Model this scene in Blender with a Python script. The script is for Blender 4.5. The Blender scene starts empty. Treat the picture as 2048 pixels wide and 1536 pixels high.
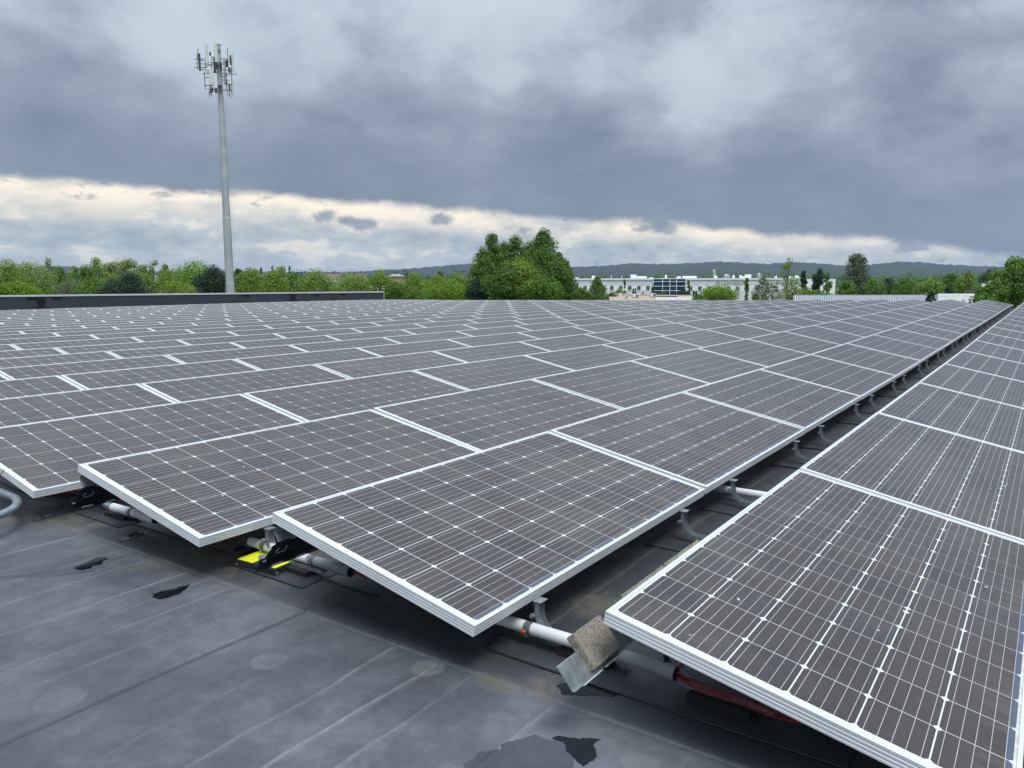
import bpy, bmesh, math, random
import numpy as np
from mathutils import Vector, Matrix, Euler
R = math.radians
random.seed(7)
rng = np.random.default_rng(7)
scn = bpy.context.scene
col = scn.collection

# ------------------------------------------------------------------ camera
CAM = Vector((-1.82192, -0.95267, 0.90133))
c_r = Vector((0.5703493, -0.8214008, -0.0015633))
c_d = Vector((-0.1089719, -0.0737792, -0.9913030))
c_f = Vector((0.8141417, 0.5655594, -0.1315895))
cam_d = bpy.data.cameras.new('camera')
cam = bpy.data.objects.new('camera', cam_d)
col.objects.link(cam)
m = Matrix.Identity(4)
for i in range(3):
    m[i][0] = c_r[i]; m[i][1] = -c_d[i]; m[i][2] = -c_f[i]; m[i][3] = CAM[i]
cam.matrix_world = m
cam_d.sensor_width = 36.0
cam_d.lens = 36.0 * 1553.15 / 2048
cam_d.clip_start = 0.05
cam_d.clip_end = 20000
scn.camera = cam

# ------------------------------------------------------------------ view
scn.view_settings.view_transform = 'Standard'
scn.view_settings.look = 'None'
scn.view_settings.exposure = 0.9
scn.view_settings.gamma = 1.0
scn.view_settings.use_curve_mapping = False


def pix_dir(x, y):
    v = c_r * ((x - 1024) / 1553.15) + c_d * ((y - 768) / 1553.15) + c_f
    return v.normalized()


# ------------------------------------------------------------------ node helper
class NT:
    def __init__(self, tree):
        self.t = tree
        self.t.nodes.clear()

    def node(self, typ, ins=None, **props):
        n = self.t.nodes.new(typ)
        for k, v in props.items():
            setattr(n, k, v)
        if ins:
            for k, v in ins.items():
                self.set(n.inputs[k], v)
        return n

    def set(self, sock, v):
        if isinstance(v, bpy.types.NodeSocket):
            self.t.links.new(v, sock)
        else:
            if isinstance(v, (tuple, list)) and len(v) == 3 and sock.type == 'RGBA':
                v = (*v, 1)
            sock.default_value = v

    def math(self, op, a, b=None, c=None, clamp=False):
        n = self.node('ShaderNodeMath', operation=op, use_clamp=clamp)
        self.set(n.inputs[0], a)
        if b is not None: self.set(n.inputs[1], b)
        if c is not None: self.set(n.inputs[2], c)
        return n.outputs[0]

    def vmath(self, op, a, b=None, scale=None):
        n = self.node('ShaderNodeVectorMath', operation=op)
        self.set(n.inputs[0], a)
        if b is not None: self.set(n.inputs[1], b)
        if scale is not None: self.set(n.inputs['Scale'], scale)
        return n.outputs['Value' if op in ('DOT_PRODUCT', 'LENGTH', 'DISTANCE') else 'Vector']

    def step(self, v, a, b, lo=0.0, hi=1.0):
        n = self.node('ShaderNodeMapRange', interpolation_type='SMOOTHSTEP')
        for i, q in enumerate((v, a, b, lo, hi)): self.set(n.inputs[i], q)
        return n.outputs[0]

    def mix(self, f, a, b, mode='MIX'):
        n = self.node('ShaderNodeMix', data_type='RGBA', blend_type=mode)
        self.set(n.inputs[0], f); self.set(n.inputs[6], a); self.set(n.inputs[7], b)
        return n.outputs[2]

    def noise(self, vec, scale, detail=4, rough=.5, dist=0, out=0):
        n = self.node('ShaderNodeTexNoise', {'Scale': scale, 'Detail': detail, 'Roughness': rough, 'Distortion': dist})
        if vec is not None: self.set(n.inputs['Vector'], vec)
        return n.outputs[out]

    def ramp(self, f, stops):
        n = self.node('ShaderNodeValToRGB')
        e = n.color_ramp.elements
        while len(e) < len(stops): e.new(.5)
        for i, (p, c) in enumerate(stops):
            e[i].position = p; e[i].color = (*c, 1)
        self.set(n.inputs[0], f)
        return n.outputs[0]


# ------------------------------------------------------------------ sky (world)
world = bpy.data.worlds.new('World')
scn.world = world
world.use_nodes = True
w = NT(world.node_tree)
SUN_EL, SUN_AZ = R(64), R(238)          # azimuth measured from +X towards +Y
gen = w.node('ShaderNodeTexCoord').outputs['Generated']
dirn = w.vmath('NORMALIZE', gen)
sep = w.node('ShaderNodeSeparateXYZ', {0: dirn})
z = sep.outputs[2]
nish = w.node('ShaderNodeTexSky', sky_type='NISHITA', sun_disc=False, sun_elevation=SUN_EL,
              sun_rotation=math.pi / 2 - SUN_AZ, air_density=1.0, dust_density=1.5, ozone_density=1.0)
blue = w.vmath('SCALE', nish.outputs[0], scale=0.07)
zc = w.math('MAXIMUM', z, 0.0)
inv = w.math('DIVIDE', 1.0, w.math('ADD', zc, 0.24))
plane = w.vmath('SCALE', dirn, scale=inv)
lat = w.vmath('DOT_PRODUCT', dirn, tuple(c_r))
fwd = w.vmath('DOT_PRODUCT', dirn, tuple(c_f))
# big soft masses of the cloud deck
sky_v = w.node('ShaderNodeMapping', {'Vector': dirn, 'Scale': (1.0, 1.0, 1.75)}).outputs[0]
n1 = w.noise(w.vmath('ADD', sky_v, (4.1, 2.2, .7)), 4.4, 9, .54, .15)
n2 = w.noise(w.vmath('ADD', sky_v, (7.3, 2.1, 4.4)), 11.0, 9, .58, .25)
n3 = w.noise(w.vmath('ADD', plane, (1.3, 9.1, 2.4)), 4.0, 8, .60, .25)
dens = w.math('ADD', w.math('MULTIPLY', n1, .52), w.math('ADD', w.math('MULTIPLY', n2, .28), w.math('MULTIPLY', n3, .20)))
BL = [(120, 230, .20, -.17), (480, 330, .20, -.13), (1090, 330, .17, -.19), (1230, 360, .14, -.12), (1560, 410, .17, -.16),
      (800, 380, .18, -.14), (1960, 350, .16, -.09), (1850, 210, .16, -.10), (1090, 120, .09, -.08), (620, 150, .13, -.04),
      (20, 20, .17, .14), (410, 50, .17, .14), (690, 110, .11, .10), (330, 90, .11, .12), (1215, 190, .10, .15), (1400, 190, .13, .16), (980, 40, .14, .10),
      (1520, 40, .18, .14), (2040, 40, .14, .12), (1690, 290, .10, .05), (1850, 340, .07, .10), (1750, 160, .20, -.12), (1450, 300, .14, -.08), (1300, 60, .12, -.05), (1000, 130, .07, .12), (20, 170, .09, .07)]
blob = 0.0
for (px, py, rad, amp) in BL:
    dd = w.vmath('DISTANCE', dirn, tuple(pix_dir(px, py)))
    g = w.step(dd, rad, 0.0, 0.0, amp)
    blob = w.math('ADD', blob, g)
dens = w.math('ADD', dens, w.math('MULTIPLY', blob, .62))
dens = w.math('ADD', dens, w.step(w.math('ADD', z, w.math('MULTIPLY', lat, .08)), .09, .26, -.055, .022))
edge0 = w.math('ADD', w.math('MULTIPLY', lat, w.math('ADD', w.math('MULTIPLY', lat, -.0566), -.0736)), .0830)
over = w.math('SUBTRACT', z, edge0)
calm = w.math('MULTIPLY', w.step(over, .15, .02), .62)
dens = w.math('ADD', w.math('MULTIPLY', dens, w.math('SUBTRACT', 1.0, calm)), w.math('MULTIPLY', calm, .385))
deck = w.ramp(dens, [(.28, (.178, .232, .305)), (.40, (.240, .300, .385)), (.50, (.335, .400, .490)),
                     (.60, (.465, .545, .635)), (.76, (.63, .71, .79))])
# brighter overhead, as under any overcast sky
lift = w.math('ADD', 1.0, w.math('MULTIPLY', w.step(z, .22, 1.0), 1.7))
deck = w.vmath('SCALE', deck, scale=lift)
# lower clouds seen through the gap under the deck
lowv = w.node('ShaderNodeMapping', {'Vector': dirn, 'Scale': (1.0, 1.0, 2.7)}).outputs[0]
m1 = w.noise(lowv, 13, 9, .56, .12)
m2 = w.noise(w.vmath('ADD', lowv, (3, 1, 5)), 34, 8, .6, .15)
puff = w.math('ADD', w.math('MULTIPLY', m1, .65), w.math('MULTIPLY', m2, .35))
low = w.ramp(puff, [(.36, (.33, .41, .48)), (.47, (.43, .505, .56)), (.54, (.53, .585, .62)), (.58, (.70, .70, .68)), (.68, (.79, .77, .73))])
edge = w.math('ADD', w.math('MULTIPLY', lat, w.math('ADD', w.math('MULTIPLY', lat, -.0566), -.0736)), .0830)
wob = w.math('MULTIPLY', w.math('SUBTRACT', w.noise(dirn, 10, 9, .62, .1), .5), .036)
edge = w.math('ADD', edge, wob)
below = w.math('SUBTRACT', edge, z)
glow = w.math('MULTIPLY', w.step(below, w.math('ADD', .030, w.math('MULTIPLY', w.step(lat, .1, -.45), .022)), .001), w.step(lat, .62, .12))
glow = w.math('MULTIPLY', glow, w.step(w.noise(lowv, 7, 8, .56, .2), .36, .60, .25, 1.0))
low = w.mix(glow, low, (1.06, .95, .79))
# grey veil right at the horizon
low = w.mix(w.step(z, .035, .006, 0, .75), low, (.50, .545, .585))
# scraps of dark cloud hanging below the deck edge
scr = w.noise(w.vmath('ADD', lowv, (5, 8, 2)), 13, 8, .6, .2)
scrap = w.math('MULTIPLY', w.step(scr, .60, .68), w.step(below, .050, .012))
low = w.mix(w.math('MULTIPLY', scrap, .75), low, (.27, .33, .40))
for (px, py, rad) in [(655, 432, .020), (690, 440, .018), (727, 448, .022), (1300, 447, .030), (1330, 455, .022), (880, 440, .020)]:
    dv = w.vmath('SUBTRACT', dirn, tuple(pix_dir(px, py)))
    dv = w.vmath('MULTIPLY', dv, (1, 1, 1.9))
    dl = w.math('ADD', w.vmath('LENGTH', dv), w.math('MULTIPLY', w.math('SUBTRACT', w.noise(dirn, 45, 5, .65, .5), .5), .03))
    low = w.mix(w.step(dl, rad, rad * .35, 0, .8 if rad < .03 else .55), low, (.22, .29, .38))
cl = w.mix(w.step(below, .004, -.008), low, deck)
# thin places let a little of the blue sky through
cl = w.mix(w.step(dens, .60, .85, 0, .25), cl, blue)
gnd = w.mix(w.step(z, -.01, -.06), cl, (.10, .12, .11))
bg = w.node('ShaderNodeBackground', {'Color': gnd, 'Strength': .56})
out = w.node('ShaderNodeOutputWorld', {'Surface': bg.outputs[0]})

# ------------------------------------------------------------------ sun behind the overcast
sd = bpy.data.lights.new('sun', 'SUN')
sd.energy = 1.5
sd.angle = R(24)
sd.color = (1.0, .965, .92)
sun = bpy.data.objects.new('sun', sd)
col.objects.link(sun)
sdir = Vector((math.cos(SUN_EL) * math.cos(SUN_AZ), math.cos(SUN_EL) * math.sin(SUN_AZ), math.sin(SUN_EL)))
sun.rotation_euler = sdir.to_track_quat('Z', 'Y').to_euler()
sun.location = sdir * 60


# ------------------------------------------------------------------ materials
def mat(name, base, rough=.6, metal=0.0, var=.0, vscale=5.0, bump=0.0, bscale=40.0, spec=.5, coat=0.0, coat_rough=.1, obj_var=0.0, bdist=.01):
    mt = bpy.data.materials.new(name)
    mt.use_nodes = True
    n = NT(mt.node_tree)
    tc = n.node('ShaderNodeTexCoord').outputs['Object']
    c = base
    if var:
        f = n.noise(tc, vscale, 5, .6)
        lo = tuple(max(0, b * (1 - var)) for b in base); hi = tuple(b * (1 + var) for b in base)
        c = n.mix(n.step(f, .3, .7), lo, hi)
    if obj_var:
        oi = n.node('ShaderNodeObjectInfo').outputs['Random']
        c = n.vmath('SCALE', c, scale=n.math('ADD', 1 - obj_var, n.math('MULTIPLY', oi, 2 * obj_var)))
    ins = {'Base Color': c, 'Roughness': rough, 'Metallic': metal, 'Specular IOR Level': spec, 'Coat Weight': coat, 'Coat Roughness': coat_rough}
    if bump:
        b = n.node('ShaderNodeBump', {'Strength': bump, 'Distance': bdist, 'Height': n.noise(tc, bscale, 6, .6)})
        ins['Normal'] = b.outputs[0]
    p = n.node('ShaderNodeBsdfPrincipled', ins)
    n.node('ShaderNodeOutputMaterial', {'Surface': p.outputs[0]})
    return mt


def cell_material():
    mt = bpy.data.materials.new('silicon_cell'); mt.use_nodes = True
    n = NT(mt.node_tree)
    uv = n.node('ShaderNodeUVMap', uv_map='cell').outputs[0]
    s = n.node('ShaderNodeSeparateXYZ', {0: uv})
    u, v = s.outputs[0], s.outputs[1]
    tone = n.node('ShaderNodeAttribute', attribute_name='tone', attribute_type='GEOMETRY').outputs['Fac']
    oi = n.node('ShaderNodeObjectInfo').outputs['Random']
    t = n.math('FRACT', n.math('ADD', n.math('MULTIPLY', tone, 3.7), n.math('MULTIPLY', oi, 1.0)))
    base = n.ramp(t, [(0, (.038, .034, .037)), (.35, (.050, .042, .038)), (.7, (.044, .039, .041)), (1, (.054, .046, .041))])
    tc = n.node('ShaderNodeNewGeometry').outputs['Position']
    cloud = n.noise(tc, 3.0, 5, .6)
    base = n.vmath('SCALE', base, scale=n.math('MULTIPLY', n.math('ADD', .80, n.math('MULTIPLY', cloud, .40)), n.math('ADD', .92, n.math('MULTIPLY', oi, .16))))
    # fine finger lines across the cell, and dust
    fing = n.math('PINGPONG', n.math('MULTIPLY', u, 78.0), .5)
    base = n.mix(n.step(fing, .40, .5, 0, .16), base, (.30, .30, .32))
    dust = n.noise(tc, 22, 6, .7)
    base = n.mix(n.step(dust, .52, .80, 0, .16), base, (.20, .18, .15))
    yo_ = n.node('ShaderNodeSeparateXYZ', {0: n.node('ShaderNodeUVMap', uv_map='panel').outputs[0]}).outputs[1]
    film = n.math('MULTIPLY', n.step(n.noise(tc, 2.1, 6, .6, .4), .42, .72), .30)
    rim = n.math('MULTIPLY', n.step(yo_, .16, .03), n.step(n.noise(n.node('ShaderNodeMapping', {'Vector': tc, 'Scale': (22, 3, 3)}).outputs[0], 1.0, 5, .6), .40, .70, 0, .5))
    base = n.mix(n.math('MAXIMUM', film, rim), base, (.125, .115, .095))
    drop = n.noise(tc, 26, 2, .4)
    base = n.mix(n.step(drop, .775, .79), base, (.55, .54, .48))
    # blue rim past the outermost ribbon on the row of cells along the low edge
    yo = n.node('ShaderNodeSeparateXYZ', {0: n.node('ShaderNodeUVMap', uv_map='panel').outputs[0]}).outputs[1]
    base = n.mix(n.math('MULTIPLY', n.math('LESS_THAN', yo, .0355), .6), base, (.085, .115, .19))
    # five ribbons along the cell
    g = n.math('PINGPONG', n.math('ADD', n.math('MULTIPLY', v, 5.0), 0.0), .5)      # 0 at v=0,.2,.. .5 at .1,.3,..
    rib = n.math('GREATER_THAN', g, .5 - .0250)
    base = n.mix(rib, base, (.40, .40, .40))
    p = n.node('ShaderNodeBsdfPrincipled', {'Base Color': base, 'Roughness': .55, 'Specular IOR Level': .2, 'Coat Weight': .6,
                                            'Coat Roughness': n.math('ADD', .09, n.math('MULTIPLY', n.noise(tc, 9, 4, .6), .12)), 'Coat IOR': 1.32})
    n.node('ShaderNodeOutputMaterial', {'Surface': p.outputs[0]})
    return mt


M = {}
M['cell'] = cell_material()
def sheet_material():
    mt = bpy.data.materials.new('white_backsheet'); mt.use_nodes = True
    n = NT(mt.node_tree)
    tc = n.node('ShaderNodeTexCoord').outputs['Object']
    y = n.node('ShaderNodeSeparateXYZ', {0: tc}).outputs[1]
    f = n.math('MULTIPLY', n.step(y, -.958, -.985), n.step(n.noise(tc, 35, 6, .7), .35, .6))
    c = n.mix(n.math('MULTIPLY', f, .8), (.64, .665, .66), (.34, .31, .24))
    p = n.node('ShaderNodeBsdfPrincipled', {'Base Color': c, 'Roughness': .5, 'Coat Weight': .5, 'Coat Roughness': .12})
    n.node('ShaderNodeOutputMaterial', {'Surface': p.outputs[0]})
    return mt


M['sheet'] = sheet_material()
M['frame'] = mat('anodised_aluminium', (.64, .67, .675), .40, metal=.2, var=.10, vscale=2.2, bump=.05, bscale=60, bdist=.002)
M['galv'] = mat('galvanised_steel', (.36, .41, .43), .42, metal=.75, var=.22, vscale=28, bump=.08, bscale=50, bdist=.002)
M['bracket'] = mat('dull_zinc_channel', (.27, .31, .33), .42, metal=.6, var=.25, vscale=28)
M['black_sheet'] = mat('black_painted_steel', (.022, .030, .036), .30, metal=.3, var=.3, vscale=12, spec=.6)
M['slot'] = mat('bright_slot_edge', (.70, .72, .70), .5)
M['rubber'] = mat('black_rubber', (.010, .010, .011), .8, var=.3, vscale=30, bump=.3, bscale=120, bdist=.003)
M['pvc'] = mat('grey_white_conduit', (.58, .60, .61), .5, var=.09, vscale=9, bump=.03, bscale=60, bdist=.002)
M['pvc_shade'] = mat('conduit_painted_shade', (.25, .26, .27), .55, var=.1, vscale=9)  # white conduit again, darkened to carry the shade beneath the panels
M['tape'] = mat('grey_tape', (.10, .11, .11), .6, var=.2, vscale=40)
M['rust'] = mat('rusty_clamp', (.42, .10, .035), .8, var=.4, vscale=60)
M['red'] = mat('red_cable_jacket', (.22, .008, .014), .45, var=.15, vscale=20)
M['blackcable'] = mat('black_cable_jacket', (.012, .012, .013), .5)
M['yellow'] = mat('yellow_reflective_tape', (.78, .77, .02), .45, var=.06, vscale=12)
M['concrete'] = mat('concrete_block', (.215, .195, .155), .95, var=.42, vscale=130, bump=.8, bscale=150, bdist=.004)
M['caulk'] = mat('black_lap_sealant', (.008, .009, .010), .5, var=.3, vscale=30)
M['parapet'] = mat('dark_parapet_membrane', (.036, .044, .056), .75, var=.12, vscale=.8)
M['coping'] = mat('white_metal_coping', (.50, .53, .54), .4)
M['wall'] = mat('building_wall', (.30, .30, .29), .85, var=.08, vscale=.6)


def leaf_material(name, a, b, c):
    mt = bpy.data.materials.new(name); mt.use_nodes = True
    n = NT(mt.node_tree)
    t = n.node('ShaderNodeAttribute', attribute_name='tone', attribute_type='GEOMETRY').outputs['Fac']
    base = n.ramp(t, [(0, a), (.5, b), (1, c)])
    p = n.node('ShaderNodeBsdfPrincipled', {'Base Color': base, 'Roughness': .6, 'Specular IOR Level': .3})
    tr = n.node('ShaderNodeBsdfTranslucent', {'Color': n.vmath('MULTIPLY', base, (1.3, 1.5, .6))})
    mx = n.node('ShaderNodeMixShader', {0: .28, 1: p.outputs[0], 2: tr.outputs[0]})
    n.node('ShaderNodeOutputMaterial', {'Surface': mx.outputs[0]})
    return mt


LEAF = {
    'mid': leaf_material('leaf_mid_green', (.040, .088, .014), (.088, .172, .022), (.150, .250, .034)),
    'olive': leaf_material('leaf_olive', (.076, .132, .018), (.152, .235, .032), (.235, .330, .050)),
    'pale': leaf_material('leaf_pale_green', (.10, .150, .038), (.190, .255, .065), (.28, .345, .095)),
    'bright': leaf_material('leaf_bright_green', (.060, .120, .010), (.135, .240, .014), (.220, .340, .028)),
    'deep': leaf_material('leaf_deep_green', (.030, .066, .012), (.068, .134, .019), (.125, .210, .030)),
    'dark': leaf_material('leaf_dark_green', (.012, .030, .018), (.025, .055, .030), (.045, .085, .040)),
    'grey': leaf_material('leaf_grey_green', (.070, .095, .060), (.125, .150, .095), (.19, .21, .14)),
}
M['bark'] = mat('bark', (.085, .066, .048), .9, var=.3, vscale=6)
M['blossom'] = mat('white_blossom', (.72, .72, .68), .8)


# ------------------------------------------------------------------ object helpers
def link(name, me, parent=None, loc=None, rot=None):
    o = bpy.data.objects.new(name, me)
    col.objects.link(o)
    if parent is not None: o.parent = parent
    if loc is not None: o.location = loc
    if rot is not None: o.rotation_euler = rot
    return o


def tag(o, label=None, cat=None, group=None, kind=None):
    if label: o['label'] = label
    if cat: o['category'] = cat
    if group: o['group'] = group
    if kind: o['kind'] = kind
    return o


def thing(name, label, cat, loc=(0, 0, 0), rot=(0, 0, 0), group=None):
    o = bpy.data.objects.new(name, None)
    o.empty_display_size = .1
    col.objects.link(o)
    o.location = loc; o.rotation_euler = rot
    return tag(o, label, cat, group)


class MB:
    def __init__(self):
        self.v = []; self.f = []; self.mi = []

    def quad_list(self, vs, fs, mi=0):
        b = len(self.v)
        self.v += [tuple(x) for x in vs]
        self.f += [tuple(b + i for i in f) for f in fs]
        self.mi += [mi] * len(fs)
        return self

    def box(self, c, s, rot=None, mi=0, bev=0):
        hx, hy, hz = s[0] / 2, s[1] / 2, s[2] / 2
        vs = [Vector((x, y, zz)) for x in (-hx, hx) for y in (-hy, hy) for zz in (-hz, hz)]
        if rot is not None:
            e = rot if isinstance(rot, Matrix) else Euler(rot).to_matrix()
            vs = [e @ q for q in vs]
        vs = [q + Vector(c) for q in vs]
        fs = [(0, 1, 3, 2), (4, 6, 7, 5), (0, 4, 5, 1), (2, 3, 7, 6), (0, 2, 6, 4), (1, 5, 7, 3)]
        return self.quad_list(vs, fs, mi)

    def tube(self, pts, r, seg=10, mi=0, cap=True):
        pts = [Vector(p) for p in pts]
        rs = r if isinstance(r, (list, tuple)) else [r] * len(pts)
        n = len(pts)
        t0 = (pts[1] - pts[0]).normalized()
        up = Vector((0, 0, 1)) if abs(t0.z) < .9 else Vector((1, 0, 0))
        a = t0.cross(up).normalized(); b = t0.cross(a).normalized()
        vs = []
        for i in range(n):
            t = (pts[min(i + 1, n - 1)] - pts[max(i - 1, 0)]).normalized()
            a = (a - t * a.dot(t)).normalized(); b = t.cross(a)
            for k in range(seg):
                th = 2 * math.pi * k / seg
                vs.append(pts[i] + (a * math.cos(th) + b * math.sin(th)) * rs[i])
        fs = []
        for i in range(n - 1):
            for k in range(seg):
                k2 = (k + 1) % seg
                fs.append((i * seg + k, i * seg + k2, (i + 1) * seg + k2, (i + 1) * seg + k))
        if cap:
            fs.append(tuple(reversed(range(seg)))); fs.append(tuple((n - 1) * seg + k for k in range(seg)))
        return self.quad_list(vs, fs, mi)

    def strip(self, prof, x0, x1, thick=.0012, mi=0, skew=None):
        """a bent sheet: prof is a list of (y, z); extruded along x from x0 to x1 with real thickness"""
        P = [Vector((0, y, zz)) for y, zz in prof]
        nrm = []
        for i in range(len(P)):
            t = (P[min(i + 1, len(P) - 1)] - P[max(i - 1, 0)]).normalized()
            nrm.append(Vector((0, -t.z, t.y)))
        vs = []
        for i, p in enumerate(P):
            xs0 = x0 + (skew[i] if skew else 0)
            for q in (p, p + nrm[i] * thick):
                vs.append((xs0, q.y, q.z)); vs.append((x1, q.y, q.z))
        fs = []
        for i in range(len(P) - 1):
            a, b = i * 4, i * 4 + 4
            fs += [(a, a + 1, b + 1, b), (a + 2, b + 2, b + 3, a + 3), (a, b, b + 2, a + 2), (a + 1, a + 3, b + 3, b + 1)]
        e = (len(P) - 1) * 4
        fs += [(0, 2, 3, 1), (e, e + 1, e + 3, e + 2)]
        return self.quad_list(vs, fs, mi)

    def mesh(self, name, mats, smooth=False):
        me = bpy.data.meshes.new(name)
        me.from_pydata(self.v, [], self.f)
        for mm in (mats if isinstance(mats, (list, tuple)) else [mats]): me.materials.append(mm)
        if any(self.mi): me.polygons.foreach_set('material_index', self.mi)
        if smooth: me.polygons.foreach_set('use_smooth', [True] * len(me.polygons))
        me.update()
        bm = bmesh.new(); bm.from_mesh(me); bmesh.ops.recalc_face_normals(bm, faces=bm.faces); bm.to_mesh(me); bm.free()
        return me

    def build(self, name, mats, parent=None, smooth=False, **kw):
        return link(name, self.mesh(name, mats, smooth), parent, **kw)


def np_mesh(name, verts, faces, mats, tone=None, smooth=False, mi=None):
    """fast mesh from numpy arrays; faces all with the same corner count"""
    me = bpy.data.meshes.new(name)
    nf, k = faces.shape
    me.vertices.add(len(verts)); me.loops.add(nf * k); me.polygons.add(nf)
    me.vertices.foreach_set('co', np.ascontiguousarray(verts, dtype=np.float32).ravel())
    me.loops.foreach_set('vertex_index', np.ascontiguousarray(faces, dtype=np.int32).ravel())
    me.polygons.foreach_set('loop_start', np.arange(0, nf * k, k, dtype=np.int32))
    me.polygons.foreach_set('loop_total', np.full(nf, k, dtype=np.int32))
    for mm in (mats if isinstance(mats, (list, tuple)) else [mats]): me.materials.append(mm)
    if mi is not None: me.polygons.foreach_set('material_index', np.asarray(mi, dtype=np.int32))
    if smooth: me.polygons.foreach_set('use_smooth', np.ones(nf, dtype=bool))
    me.update(calc_edges=True)
    if tone is not None:
        at = me.attributes.new('tone', 'FLOAT', 'FACE')
        at.data.foreach_set('value', np.asarray(tone, dtype=np.float32))
    return me


# ------------------------------------------------------------------ shape of the roof and of the rows (metres)
PITCH, STEP, PL, PW, PT = 1.4115, 1.9968, 1.976, .992, .2001
ZK = ([0, 2, 4, 6, 9, 12, 16, 20, 26, 34, 38, 42], [0, 0, -.004, -.009, -.017, -.004, .010, .012, .026, .062, .030, -.02])
ZR = [0, .028, .033, .021, .0045, -.013, -.036, -.057, -.073, -.082, -.091, -.103, -.121, -.138, -.155, -.170, -.184, -.198,
      -.212, -.226, -.240, -.252, -.262, -.266, -.272, -.285, -.300, -.31]
VR = [0, 1.4404, 2.8695, 4.2807, 5.671, 7.0582, 8.468, 9.8796, 11.2879, 12.7005, 14.1127]
UR = [0, .0188, -.0027, -.0249, -.0827, -.1089, -.135, -.150, -.190, -.205, -.235]
for _r in range(11, 28):
    VR.append(14.1127 + PITCH * (_r - 10)); UR.append(-.235 - .02 * (_r - 10))
ROOF = -.36
NCOL = 19


def zprof(u, v):
    zk = np.interp(u, ZK[0], ZK[1])
    r = v / PITCH
    zr = np.interp(r, range(len(ZR)), ZR)
    return zk, zr - np.maximum(0, np.asarray(u) - 26) / 11.5 * .0038 * np.clip(r, 0, 26)


def zroof(u, v):
    zk, zr = zprof(u, v)
    return zk + np.minimum(zr, 0) + ROOF


def zrow(u, r):
    zk, zr = zprof(u, VR[r] / 1.0)
    zr = ZR[r] - max(0, u - 26) / 11.5 * .0038 * r
    return float(zk) + zr


# ------------------------------------------------------------------ roof surface
def roof_material():
    mt = bpy.data.materials.new('black_roof_membrane'); mt.use_nodes = True
    n = NT(mt.node_tree)
    tc = n.node('ShaderNodeTexCoord').outputs['Object']
    s = n.node('ShaderNodeSeparateXYZ', {0: tc})
    wear = n.node('ShaderNodeAttribute', attribute_name='wear', attribute_type='GEOMETRY').outputs['Color']
    ws = n.node('ShaderNodeSeparateColor', {0: wear})
    ridge, dark, stain = ws.outputs[0], ws.outputs[1], ws.outputs[2]
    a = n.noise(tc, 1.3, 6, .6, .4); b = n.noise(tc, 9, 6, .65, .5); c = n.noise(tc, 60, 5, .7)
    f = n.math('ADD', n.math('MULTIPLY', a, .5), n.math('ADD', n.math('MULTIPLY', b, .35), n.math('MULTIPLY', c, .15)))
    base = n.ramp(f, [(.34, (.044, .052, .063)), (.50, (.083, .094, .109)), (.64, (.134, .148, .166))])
    base = n.vmath('SCALE', base, scale=n.step(n.math('ADD', s.outputs[0], n.math('MULTIPLY', a, .12)), .08, .24, 1.0, .32))  # darker past the cross lap: wet membrane plus array shade put into colour
    # chalky scuffs
    sc = n.noise(n.node('ShaderNodeMapping', {'Vector': tc, 'Scale': (6, 18, 1), 'Rotation': (0, 0, .5)}).outputs[0], 3.2, 7, .72, 1.2)
    base = n.mix(n.step(sc, .60, .80, 0, .45), base, (.185, .20, .215))
    sc2 = n.noise(n.node('ShaderNodeMapping', {'Vector': tc, 'Scale': (3, 40, 1), 'Rotation': (0, 0, -.7)}).outputs[0], 2.0, 8, .75, .6)
    base = n.mix(n.step(sc2, .62, .74, 0, .35), base, (.20, .215, .235))
    bl = n.noise(tc, 2.6, 8, .68, .8)
    base = n.mix(n.step(bl, .55, .40, 0, .35), base, (.030, .036, .044))
    sp = n.noise(tc, 240, 2, .5)
    base = n.mix(n.step(sp, .72, .80, 0, .5), base, (.26, .26, .25))
    base = n.mix(n.math('MULTIPLY', ridge, n.step(n.noise(tc, 14, 5, .7), .25, .7, .25, .95)), base, (.235, .245, .25))
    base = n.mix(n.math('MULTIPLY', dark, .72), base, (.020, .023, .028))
    base = n.mix(n.math('MULTIPLY', stain, n.step(n.noise(tc, 11, 6, .7, .6), .30, .62)), base, (.112, .103, .082))
    wave = n.math('SINE', n.math('MULTIPLY', s.outputs[0], 520))
    past = n.step(s.outputs[0], .12, .2)
    h = n.math('ADD', n.math('MULTIPLY', n.noise(tc, 70, 6, .65), .7), n.math('MULTIPLY', n.math('MULTIPLY', wave, past), .25))
    bmp = n.node('ShaderNodeBump', {'Strength': .6, 'Distance': .004, 'Height': h})
    rough = n.step(n.noise(tc, 5, 5, .7), .2, .8, .42, .66)
    p = n.node('ShaderNodeBsdfPrincipled', {'Base Color': base, 'Roughness': rough, 'Specular IOR Level': .6, 'Normal': bmp.outputs[0]})
    n.node('ShaderNodeOutputMaterial', {'Surface': p.outputs[0]})
    return mt


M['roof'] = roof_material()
HU = (-1.7, 3.4); HV = (-.9, 4.6)
HIU = np.concatenate([np.arange(HU[0], .5, .0075), np.linspace(.5, HU[1], 150)]); HIV = np.linspace(HV[0], HV[1], 735)
RIDGES = [(.188, .9, 1), (.502, 1, 1), (.650, .9, 1), (.825, 1.1, 1), (1.06, .35, .6), (1.36, .5, .7), (1.60, .6, .7), (1.765, .8, .9), (1.93, .7, .9), (2.07, 1, 1), (2.36, .8, .9),
          (2.60, .7, .8), (2.74, .6, .8), (2.98, 1, 1), (3.18, .7, .8), (3.36, .7, .8), (.0, .6, .6), (-.25, .8, .8), (-.5, .8, .8), (3.6, .7, .8), (3.9, .8, .8), (4.2, .7, .8)]


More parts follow.
